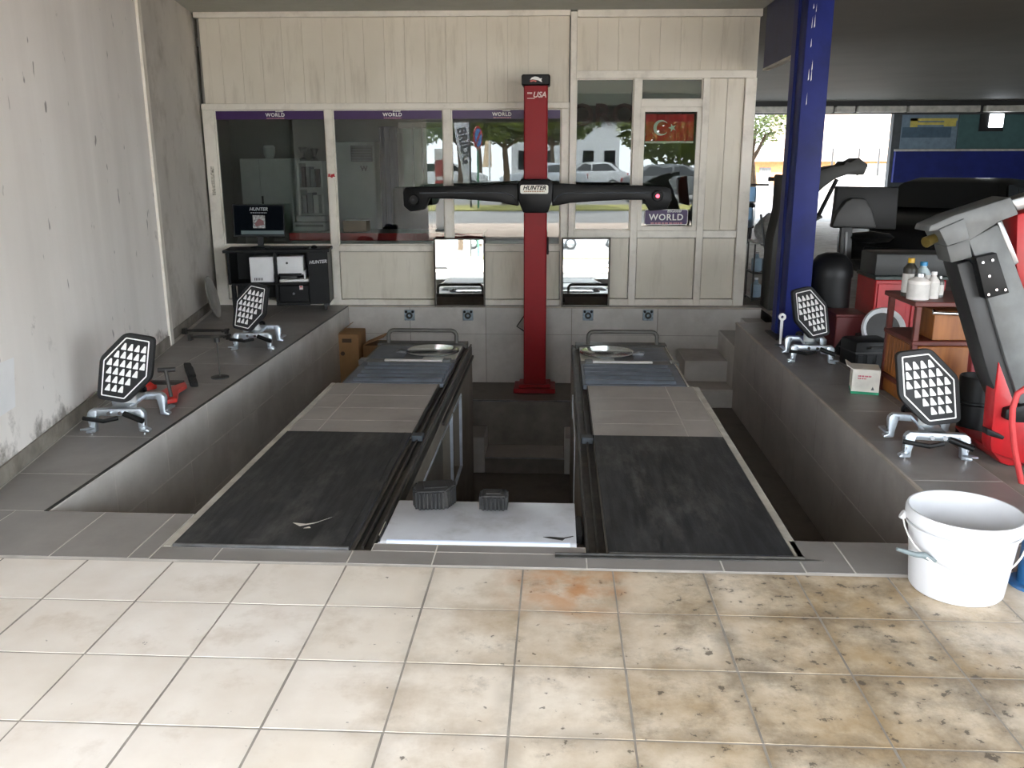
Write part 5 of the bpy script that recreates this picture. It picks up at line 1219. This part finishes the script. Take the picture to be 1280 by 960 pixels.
# parked black car deeper in the workshop
def wheel_parts(root, x_, y_, r, wd, s, tm, rmat):
    mb = MB(); mb.lathe([(r*.62, -wd/2), (r*.95, -wd/2), (r, -wd*.3), (r, wd*.3), (r*.95, wd/2), (r*.62, wd/2)], (x_, y_, r), 24, Matrix.Rotation(math.pi/2, 4, 'X'), closed=True); tw_ = part('tyre', mb, tm, root)
    mb = MB(); mb.lathe([(0, -.02), (r*.62, -.03), (r*.62, .03), (0, .02)], (x_, y_, r), 20, Matrix.Rotation(math.pi/2, 4, 'X')); part('rim', mb, rmat, root)
def car(name, lab, loc, rz, paint, L=4.2, H=1.5, W_=1.72, group=None):
    t = thing(name, lab, 'car', loc, rz, group); s = L/4.2; h_ = H/1.5
    pf = [(-2.1, .28), (-2.12, .62), (-2.05, .82), (-1.75, .95), (-1.0, 1.02), (-.35, 1.45), (.2, 1.5), (1.1, 1.46), (1.75, 1.08), (2.02, .98), (2.1, .6), (2.06, .28)]
    low = [(-2.1, .28), (-2.12, .62), (-2.05, .82), (-1.75, .93), (-1.0, 1.0), (1.75, 1.03), (2.02, .96), (2.1, .6), (2.06, .28)]
    mb = MB(); mb.prism([(x_*s, -W_/2, z_*h_) for x_, z_ in low], (0, W_, 0)); part('body', mb, paint, t, bevel=.07, seg=3)
    cabn = [(-1.0, .98), (-.33, 1.42), (.2, 1.48), (1.1, 1.44), (1.72, 1.0)]
    mb = MB(); n_ = len(cabn); a = [Vector((x_*s, -W_/2+(.05 if z_ < 1.1 else .2), z_*h_)) for x_, z_ in cabn]; b_ = [Vector((p.x, -p.y, p.z)) for p in a]
    mb.add(a+b_, [tuple(range(n_)), tuple(range(2*n_-1, n_-1, -1))]+[(i, i+n_, (i+1) % n_+n_, (i+1) % n_) for i in range(n_)]); part('cabin', mb, paint, t, bevel=.09, seg=3)
    gm = M('car_glass', (16, 20, 24), .05, var=.0, spec=.8)
    for sd_ in (-1, 1):
        for (xa, xb, xc, xd) in ((-.78, .12, .12, -.28), (.2, 1.45, 1.02, .2)):
            pts = [(xa*s, sd_*(W_/2-.055), 1.03*h_), (xb*s, sd_*(W_/2-.055), 1.03*h_), (xc*s, sd_*(W_/2-.185), 1.38*h_), (xd*s, sd_*(W_/2-.185), 1.38*h_)]
            mb = MB(); mb.prism(pts, (0, sd_*.012, 0)); part('side_window', mb, gm, t)
    for (x0, z0, x1, z1) in ((-1.02, 1.03, -.40, 1.40), (1.70, 1.03, 1.18, 1.42)):
        o_ = -.015 if x0 < 0 else .015
        mb = MB(); mb.prism([((x0+o_)*s, -W_/2+.12, z0*h_), ((x0+o_)*s, W_/2-.12, z0*h_), ((x1+o_)*s, W_/2-.26, z1*h_), ((x1+o_)*s, -W_/2+.26, z1*h_)], (o_, 0, 0.01)); part('windscreen' if x0 < 0 else 'rear_window', mb, gm, t)
    for y_ in (-W_/2+.09, W_/2-.09):
        for x_ in (-1.3, 1.3): wheel_parts(t, x_*s, y_, .31*h_, .2, 1, rubber, steel)
    for y_ in (-.62, .62):
        mb = MB(); mb.box(-2.13*s, -2.0*s, y_-.16, y_+.16, .64*h_, .78*h_); part('headlight', mb, M('lamp_glass', (226, 230, 234), .1, .3), t, bevel=.03, seg=2)
        mb = MB(); mb.box(2.0*s, 2.12*s, y_-.12, y_+.12, .7*h_, .92*h_); part('tail_light', mb, M('tail_red', (150, 16, 20), .2), t, bevel=.02)
    mb = MB(); mb.box(-2.14*s, -2.0*s, -.5, .5, .36*h_, .5*h_); part('grille', mb, black, t, bevel=.02)
    return t
car('parked_car', 'black car parked inside the workshop below the blue board', (5.6, 12.8, 0), math.radians(52), M('black_paint', (10, 11, 13), .25, var=.0), 4.2, 1.27)
# ------------------------------------------------------------------ things beyond the office corner
jm = M('blue_jug', (150, 172, 190), .35, var=.15)
rack = thing('steel_rack', 'low steel rack with plastic jugs beside the office corner', 'rack', (2.35, 9.65, 0))
for z_ in (.02, .30):
    mb = MB(); mb.box(2.10, 2.55, 9.5, 9.85, z_, z_+.015); part('shelf', mb, darksteel, rack, local=False)
for x_ in (2.10, 2.535):
    for y_ in (9.5, 9.835): mb = MB(); mb.box(x_, x_+.015, y_, y_+.015, 0, .62); part('upright', mb, darksteel, rack, local=False)
proto = None
for i, (x_, z_) in enumerate(((2.17, .035), (2.30, .035), (2.16, .315), (2.27, .315), (2.40, .315))):
    lab = {0: 'pale blue plastic jug on the lower rack shelf next to the office corner', 1: 'pale blue plastic jug on the lower rack shelf away from the office corner', 2: 'pale blue plastic jug on the upper rack shelf next to the office corner', 3: 'middle pale blue jug on the upper rack shelf', 4: 'pale blue plastic jug on the upper rack shelf behind the balancer'}[i]
    if proto is None:
        proto = thing('plastic_jug', lab, 'jug', (x_, 9.62, z_), 0, 'plastic jugs on the rack')
        mb = MB(); mb.box(-.048, .048, -.06, .06, 0, .15); part('body', mb, jm, proto, bevel=.02, seg=2)
        mb = MB(); mb.lathe([(.03, .148), (.018, .18), (.018, .195), (0, .195)], n=12); part('neck', mb, jm, proto); mb = MB(); mb.lathe([(.021, .192), (.021, .212), (0, .212)], n=12); part('cap', mb, white, proto)
    else:
        c_ = copy_tree(proto); c_.location = (x_, 9.62, z_); c_['label'] = lab
mb = MB(); r2 = random.Random(2)
bm_ = bmesh.new(); bmesh.ops.create_icosphere(bm_, subdivisions=3, radius=.16)
for v in bm_.verts: v.co *= 1+.16*math.sin(v.co.x*31+v.co.z*17)*math.cos(v.co.y*27)
idx = {v: i for i, v in enumerate(bm_.verts)}
mb.add([Vector((2.30, 9.66, .76))+Vector((v.co.x, v.co.y, v.co.z*1.05)) for v in bm_.verts], [tuple(idx[v] for v in f_.verts) for f_ in bm_.faces]); bm_.free()
mb.box(2.11, 2.54, 9.51, 9.84, .622, .632)
solo('plastic_bag', mb, M('bag_grey', (176, 176, 172), .5, var=.25, scale=30), 'stuffed pale plastic bag on top of the steel rack', 'bag', smooth=80)
mb = MB(); a, b_ = at(951, 268, 9.42), at(962, 384, 9.42); mb.cyl((a.x, 9.42, a.z), (b_.x+.02, 9.42, 0.0), .012, 8); mb.cyl((b_.x+.02, 9.42, .0), (b_.x+.02, 9.42, .01), .03, 10); solo('leaning_rod', mb, greyc, 'thin grey rod standing before the steel rack', 'rod')

# ------------------------------------------------------------------ outside the back exit
mb = MB(); mb.box(-30, 45, 23.2, 70, -.2, -.02); gb = struct('ground_back', mb, asphalt, 'sunlit yard outside the back exit')
YH = 40.0
hs = thing('orange_house', 'orange rendered house with pale roof band outside the back exit', 'house', (9.0, YH+2, 0))
def hx(px, py, yd=YH): return at(px, py, yd)
zr = hx(960, 202).z
mb = MB(); mb.box(2, 14.6, YH, YH+5, -.02, zr); part('wall', mb, M('orange_render', (190, 132, 84), .8), hs, local=False)
mb = MB(); mb.box(1.8, 14.8, YH-.4, YH+5.2, zr, zr+.45); part('roof_band', mb, M('roof_band', (160, 138, 124), .8), hs, local=False)
a, b_ = hx(948, 232), hx(964, 205); mb = MB(); mb.box(a.x, b_.x, YH-.05, YH, a.z-.4, b_.z-.15); dw = part('window', mb, M('barred_window', (110, 108, 106), .5), hs, local=False)
for k in range(5):
    x_ = a.x+(b_.x-a.x)*(k+.5)/5; mb = MB(); mb.box(x_-.015, x_+.015, YH-.08, YH-.05, a.z-.4, b_.z-.15); part('window_bar', mb, greyc, hs, local=False)
yw = 33.0
gw = thing('garden_wall', 'white garden wall with gate pillar outside the back exit', 'wall', (11, yw, -.02))
def wq(px, py): return at(px, py, yw)
zw = wq(1000, 232).z
mb = MB(); mb.box(3, wq(1010, 250).x, yw, yw+.2, -.02, zw); part('low_wall', mb, M('wall_white', (176, 172, 166), .8), gw, local=False)
mb = MB(); mb.box(wq(1046, 220).x, wq(1060, 220).x, yw-.1, yw+.3, -.02, wq(1050, 180).z); part('pillar', mb, M('pillar_grey', (130, 130, 130), .8), gw, local=False)
mb = MB(); mb.box(wq(1060, 220).x, 18, yw, yw+.2, -.02, wq(1080, 205).z); part('high_wall', mb, M('wall_white'), gw, local=False)
mb = MB(); mb.box(wq(1010, 220).x, wq(1046, 220).x, yw, yw+.2, -.02, wq(1030, 215).z); part('gate', mb, M('gate_white', (160, 156, 150), .7), gw, local=False)
for px in (1040, 1073, 1098): mb = MB(); mb.box(wq(px, 200).x-.03, wq(px, 200).x+.03, yw-.05, yw, 1.0, wq(px, 185).z); part('post', mb, dark, gw, local=False)
bs = thing('beige_building', 'pale beige tall building beyond the garden wall', 'building', (16, 52, 0))
mb = MB(); mb.box(13.2, 20, 50, 56, -.02, 6.0); part('wall', mb, M('beige_render', (180, 160, 142), .8), bs, local=False)
mb = MB(); mb.box(12.6, 13.2, 50, 55, -.02, 5.2); part('corner_column', mb, M('corner_render', (150, 122, 102), .8), bs, local=False)
def foliage(root, c_, r, nleaf, mat_, size, seed):
    rg = random.Random(seed); mb = MB()
    for k in range(nleaf):
        while True:
            p = Vector((rg.uniform(-1, 1), rg.uniform(-1, 1), rg.uniform(-1, 1)))
            if p.length < 1: break
        cl_ = math.sin(p.x*5+seed)*math.sin(p.y*4.3)*math.sin(p.z*5.1)
        if cl_ < -.12: continue
        p = Vector(c_)+Vector((p.x*r[0], p.y*r[1], p.z*r[2]))
        a = Vector((rg.gauss(0, 1), rg.gauss(0, 1), rg.gauss(0, .6))).normalized(); b_ = a.orthogonal().normalized(); sz = size*rg.uniform(.6, 1.3)
        mb.add([p-a*sz, p+b_*sz*.45, p+a*sz, p-b_*sz*.45], [(0, 1, 2, 3)])
    o = part('foliage', mb, mat_, root, smooth=0, local=False); o['kind'] = 'stuff'; return o
def tree(lab, loc, h_, r, n_, seed, size=.12, group=None):
    t = thing('tree', lab, 'tree', loc, 0, group); x_, y_, z_ = loc
    mb = MB(); mb.tube([(x_, y_, z_), (x_+.05, y_, z_+h_*.3), (x_-.04, y_+.05, z_+h_*.6), (x_+.05, y_, z_+h_*.9)], [.16, .12, .09, .04], 10); part('trunk', mb, M('bark', (96, 78, 60), .9, var=.25, scale=14), t, local=False)
    for k in range(4):
        an = k*1.6+seed; mb = MB(); mb.tube([(x_, y_, z_+h_*.55), (x_+.5*r[0]*math.cos(an), y_+.5*r[1]*math.sin(an), z_+h_*.8), (x_+.8*r[0]*math.cos(an), y_+.8*r[1]*math.sin(an), z_+h_*.85)], [.06, .04, .02], 7); part('branch', mb, M('bark'), t, local=False)
    foliage(t, (x_, y_, z_+h_), r, n_, MATS['leaf'], size, seed)
p = at(960, 160, 28.0); tree('leafy green tree hanging over the yard outside the back exit', (p.x-.4, 28.0, -.02), p.z+.35, (1.0, 1.0, .95), 2600, 2, .08)
# blue scooter seen past the office corner
sc_p = at(950, 300, 17.0)
sct = thing('motor_scooter', 'pale blue motor scooter parked past the office corner', 'scooter', (sc_p.x-.25, 17.0, 0), math.radians(75))
wheel_parts(sct, -.62, 0, .25, .1, 1, rubber, steel); wheel_parts(sct, .55, 0, .25, .1, 1, rubber, steel)
lb = M('scooter_blue', (150, 190, 226), .3)
mb = MB(); mb.prism([(.5, -.1, .35), (.62, -.1, .5), (.5, -.1, 1.0), (.42, -.1, 1.02), (.40, -.1, .45)], (0, .2, 0)); part('front_shield', mb, lb, sct, bevel=.03, seg=2)
mb = MB(); mb.prism([(-.75, -.12, .45), (-.8, -.12, .68), (-.1, -.12, .66), (-.02, -.12, .3), (-.5, -.12, .3)], (0, .24, 0)); part('rear_body', mb, lb, sct, bevel=.04, seg=2)
mb = MB(); mb.box(-.75, -.1, -.13, .13, .66, .76); part('seat', mb, black, sct, bevel=.04, seg=2); mb = MB(); mb.box(-.1, .45, -.12, .12, .26, .32); part('footboard', mb, dark, sct, bevel=.01)
mb = MB(); mb.tube([(.42, -.32, 1.05), (.46, 0, 1.05), (.42, .32, 1.05)], .018); part('handlebar', mb, black, sct); mb = MB(); mb.box(.40, .43, -.42, -.3, 1.12, 1.2); part('mirror', mb, black, sct, bevel=.01)
mb = MB(); mb.tube([(.46, 0, 1.02), (.56, 0, .25)], .03); part('fork', mb, dark, sct)

# ------------------------------------------------------------------ the street behind the camera (lights the place, mirrored in the glass)
mb = MB(); mb.box(-30, 30, -3.8, .9, -.2, -.004); struct('ground_front', mb, pave, 'sunlit pavement before the workshop')
mb = MB(); mb.box(-60, 60, -10.6, -3.8, -.25, -.06); struct('ground_road', mb, M('road_grey', (132, 131, 130), .9, var=.1, scale=3), 'road before the workshop')
mb = MB(); mb.box(-60, 60, -14.0, -10.6, -.25, -.02); struct('ground_verge', mb, M('dry_grass', (150, 146, 78), .9, var=.25, scale=3), 'grass verge across the road')
mb = MB(); mb.box(-60, 60, -60, -14.0, -.25, -.05); struct('ground_far', mb, asphalt, 'far side of the street')
mb = MB(); mb.box(-4.4, 14.2, -1.65, -1.51, 2.34, 3.15); struct('trim_fascia', mb, M('fascia_grey', (96, 94, 92), .7), 'canopy edge board over the workshop entrance')
on = Vector((-math.sin(OA), math.cos(OA), 0)); oo = Vector(OL)
def refl(px, py, Yd):                  # place on the street that the office glass mirrors at a pixel
    d = ray(px, py); o_ = Vector((0, 0, CAMH)); t = (oo-o_).dot(on)/d.dot(on); p = o_+d*t
    d2 = d-on*2*d.dot(on); return p+d2*((Yd-p.y)/d2.y)
# feather banner
fy = -12.5
def rp(x_, y_, yd=fy): v = refl(x_, y_, yd); return v
fbn = thing('feather_banner', 'grey feather banner with dark letters mirrored in the office window', 'banner', (rp(588, 250).x, fy, -.02))
mb = MB(); mb.prism([rp(x_, y_) for x_, y_ in ((566, 150), (574, 144), (588, 148), (589, 252), (584, 252), (576, 205), (570, 175))], (0, -.02, 0)); part('cloth', mb, M('banner_grey', (176, 178, 184), .7), fbn, local=False)
mb = MB(); p = rp(588.5, 250); mb.cyl((p.x, fy, -.02), (p.x, fy, rp(588, 145).z), .03, 8); part('pole', mb, dark, fbn, local=False)
tt = text_obj('lettering', 'BRIDG', .42, M('banner_ink', (50, 52, 60), .7), fbn, (0, 0, 0), X, Z, .004, 0, .01)
c_ = rp(580, 182); dirz = (rp(585, 215)-rp(574, 155)); dirz.y = 0; dirz.normalize()
tt.matrix_basis = Matrix.Translation(Vector((c_.x, fy+.012, c_.z))-fbn.location) @ Matrix((dirz, Vector((dirz.z, 0, -dirz.x))*-1, dirz.cross(Vector((dirz.z, 0, -dirz.x))*-1))).transposed().to_4x4()
# round no-parking sign on a post
sy = -12.0; c_ = refl(597, 172, sy)
sg2 = thing('road_sign', 'round red and blue road sign mirrored in the office window', 'road sign', (c_.x, sy, -.02))
sd_ = Vector((.93, .36, 0)); sp_ = Vector((-.36, .93, 0)); cc = Vector((c_.x, sy, c_.z))
mb = MB(); mb.cyl(cc, cc+sd_*.02, .38, 28); part('disc', mb, red2, sg2, local=False)
mb = MB(); mb.cyl(cc+sd_*.02, cc+sd_*.026, .30, 28); part('centre', mb, M('sign_blue', (50, 110, 180), .5), sg2, local=False)
mb = MB(); mb.prism([cc+sd_*.028+sp_*a_+Z*b2 for a_, b2 in ((-.25, .18), (-.18, .25), (.25, -.18), (.18, -.25))], sd_*.004); part('bar', mb, red2, sg2, local=False)
mb = MB(); mb.cyl((c_.x, sy-.03, -.02), (c_.x, sy-.03, c_.z+.3), .035, 10); part('post', mb, M('post_green', (60, 120, 96), .5), sg2, local=False)
# white and red stand beside the entrance
ry = -1.2; a, b_ = refl(545.5, 300, ry), refl(557, 186, ry)
rb = thing('display_banner', 'white and red display banner mirrored at the window edge', 'banner', ((a.x+b_.x)/2, ry, 0))
x0, x1 = sorted((a.x, b_.x))
mb = MB(); mb.box(x0, x1, ry-.01, ry, max(.03, a.z), b_.z); part('sheet', mb, white, rb, local=False)
mb = MB(); zz = b_.z-a.z; mb.box(x0+.01, x1-.01, ry, ry+.004, a.z+zz*.70, a.z+zz*.88); mb.box(x0+.01, x1-.01, ry, ry+.004, a.z+zz*.60, a.z+zz*.66); part('red_print', mb, red2, rb, local=False)
mb = MB(); mb.box(x0-.02, x1+.02, ry-.08, ry+.07, 0, .04); part('base', mb, greyc, rb, local=False)
# orange pennant, trees, cars and a building across the road
oy = -20.0; p = refl(612, 210, oy); p2 = refl(610, 165, oy)
pn = thing('orange_pennant', 'white and orange pennant flag mirrored in the office window', 'banner', (p.x, oy, -.05))
mb = MB(); mb.prism([refl(x_, y_, oy) for x_, y_ in ((608, 163), (613, 163), (615, 209), (603, 209))], (0, -.02, 0)); part('cloth', mb, M('pennant', (246, 214, 176), .7), pn, local=False)
mb = MB(); mb.cyl((p.x, oy, -.05), (p.x, oy, p2.z+.1), .04, 8); part('pole', mb, white, pn, local=False)
for i, (px, yd, h_, rr_, lab) in enumerate(((632, -15.0, 3.7, 2.4, 'dark trunked street tree mirrored behind the red column'), (575, -26.0, 4.2, 2.6, 'street tree mirrored at the banner'), (690, -33.0, 4.4, 3.0, 'street tree mirrored beside the column, near the tall window'), (600, -40.0, 4.8, 3.6, 'large tree far across the street mirrored in the glass'), (855, -20.0, 3.2, 3.0, 'broad bushy tree added to darken the flag window reflection'), (500, -54.0, 5.0, 4.2, 'large tree at the far street side mirrored near the display banner'))):  # the flag window tree is added to darken that pane's reflection
    c_ = refl(px, 235, yd); tree(lab, (c_.x, yd, -.05), h_, (rr_, rr_, rr_*.62), 5200, i+3, .20, 'street trees across the road')
for i, (px, yd, paint, rz, lab, L, H) in enumerate(((680, -28.0, M('silver_car', (196, 200, 206), .25, .3), 3, 'silver car parked across the road, mirrored behind the sensor bar', 4.5, 1.55), (560, -30.0, M('white_car', (232, 232, 232), .25), 178, 'white car parked across the road, mirrored beside the banner', 4.3, 1.6), (735, -31.0, M('white_car'), 4, 'white car parked across the road, mirrored in the tall window', 4.3, 1.6), (845, -17.5, M('grey_car', (120, 122, 124), .3), 188, 'dark grey car parked at the verge, mirrored in the flag window', 4.4, 1.5))):
    c_ = refl(px, 235, yd); car('street_car', lab, (c_.x, yd, -.05), math.radians(rz), paint, L, H, group='cars across the road')
a, b_ = refl(640, 215, -46.0), refl(775, 165, -46.0)
ab = thing('street_building', 'white building across the street mirrored in the glass', 'building', ((a.x+b_.x)/2, -48, -.05))
x0, x1 = sorted((a.x, b_.x))
mb = MB(); mb.box(x0, x1, -54, -46, -.05, b_.z+.6); part('wall', mb, M('white_render', (226, 226, 226), .8), ab, local=False)
mb = MB(); mb.box(x0-.3, x1+.3, -54, -45.7, b_.z+.6, b_.z+.9); part('roof_edge', mb, greyc, ab, local=False)
for k in range(5):
    xx = x0+(x1-x0)*(k+.3)/5; mb = MB(); mb.box(xx, xx+.5*(x1-x0)/5, -46, -45.95, 1.0, 2.3); part('window', mb, M('car_glass'), ab, local=False)

# ------------------------------------------------------------------ pieces of a part hang under that part
SUB = {'white_outline': ('target_board',), 'triangle_print': ('target_board',), 'claw_lip': ('claw',), 'pin': ('claw',), 'screen_bar': ('screen',), 'screen_picture': ('screen',),
       'screen_picture_shape': ('screen',), 'emblem': ('cap', 'body'), 'emblem_stripe': ('cap',), 'lettering': ('screen', 'name_plate', 'post', 'face', 'sign_band', 'right_cabinet', 'cloth', 'pane'),
       'fine_print': ('screen', 'name_plate', 'post', 'face', 'sign_band'), 'crescent': ('cloth',), 'star': ('cloth',), 'rim_ring': ('pail',), 'handle_boss': ('pail',), 'grip': ('wire_handle',),
       'plate_lip': ('drive_on_plate',), 'plate_rib': ('drive_on_plate',), 'scratch': ('drive_on_plate',), 'rail_lip': ('rail',), 'ridge': ('slip_plate', 'wing'), 'bar_clip': ('slide_bar',),
       'lock_lever': ('lock_pin',), 'paint_chip': ('cover', 'tube'), 'front_edge': ('cover',), 'bolt': ('cover', 'plate', 'control_plate'), 'eye': ('plate',), 'rib': ('core', 'shell'), 'top_pad': ('core',),
       'label_print': ('carton_body',), 'round_mark': ('carton_body',), 'red_print': ('carton_body', 'sheet'), 'warning_print': ('carton_body',), 'base_band': ('carton_body',), 'lens': ('camera_pod',),
       'lock': ('drawer',), 'sticker': ('drawer',), 'badge': ('front_housing',), 'vents': ('left_housing',), 'output_slot': ('front_housing',), 'tray_recess': ('tray',), 'paper_guide': ('tray',),
       'centre': ('disc',), 'bar': ('disc',), 'handle': ('door', 'shell'), 'window_bar': ('window',), 'rim': ('tyre',), 'key_row': ('case',), 'slat': ('grille',), 'bumper_print': ('sheet',), 'print': ('sheet',),
       'paper_slot': ('body',), 'post_rib': ('post',), 'side_slat': ('drawer',), 'strut_knob': ('gas_strut',), 'rear_bulge': ('screen_case',), 'seam': ('shell',), 'arm_sleeve': ('arm',), 'label_band': ('body',)}
last = {}
for o in ORDER:
    root = o.parent
    if root is None or root.parent is not None: continue
    base = o.name.split('.')[0]
    cands = [last[(root, c)] for c in SUB.get(base, ()) if (root, c) in last]
    if cands:
        o.parent = max(cands, key=lambda t: t[0])[1]
    last[(root, base)] = (len(last)+ORDER.index(o), o)
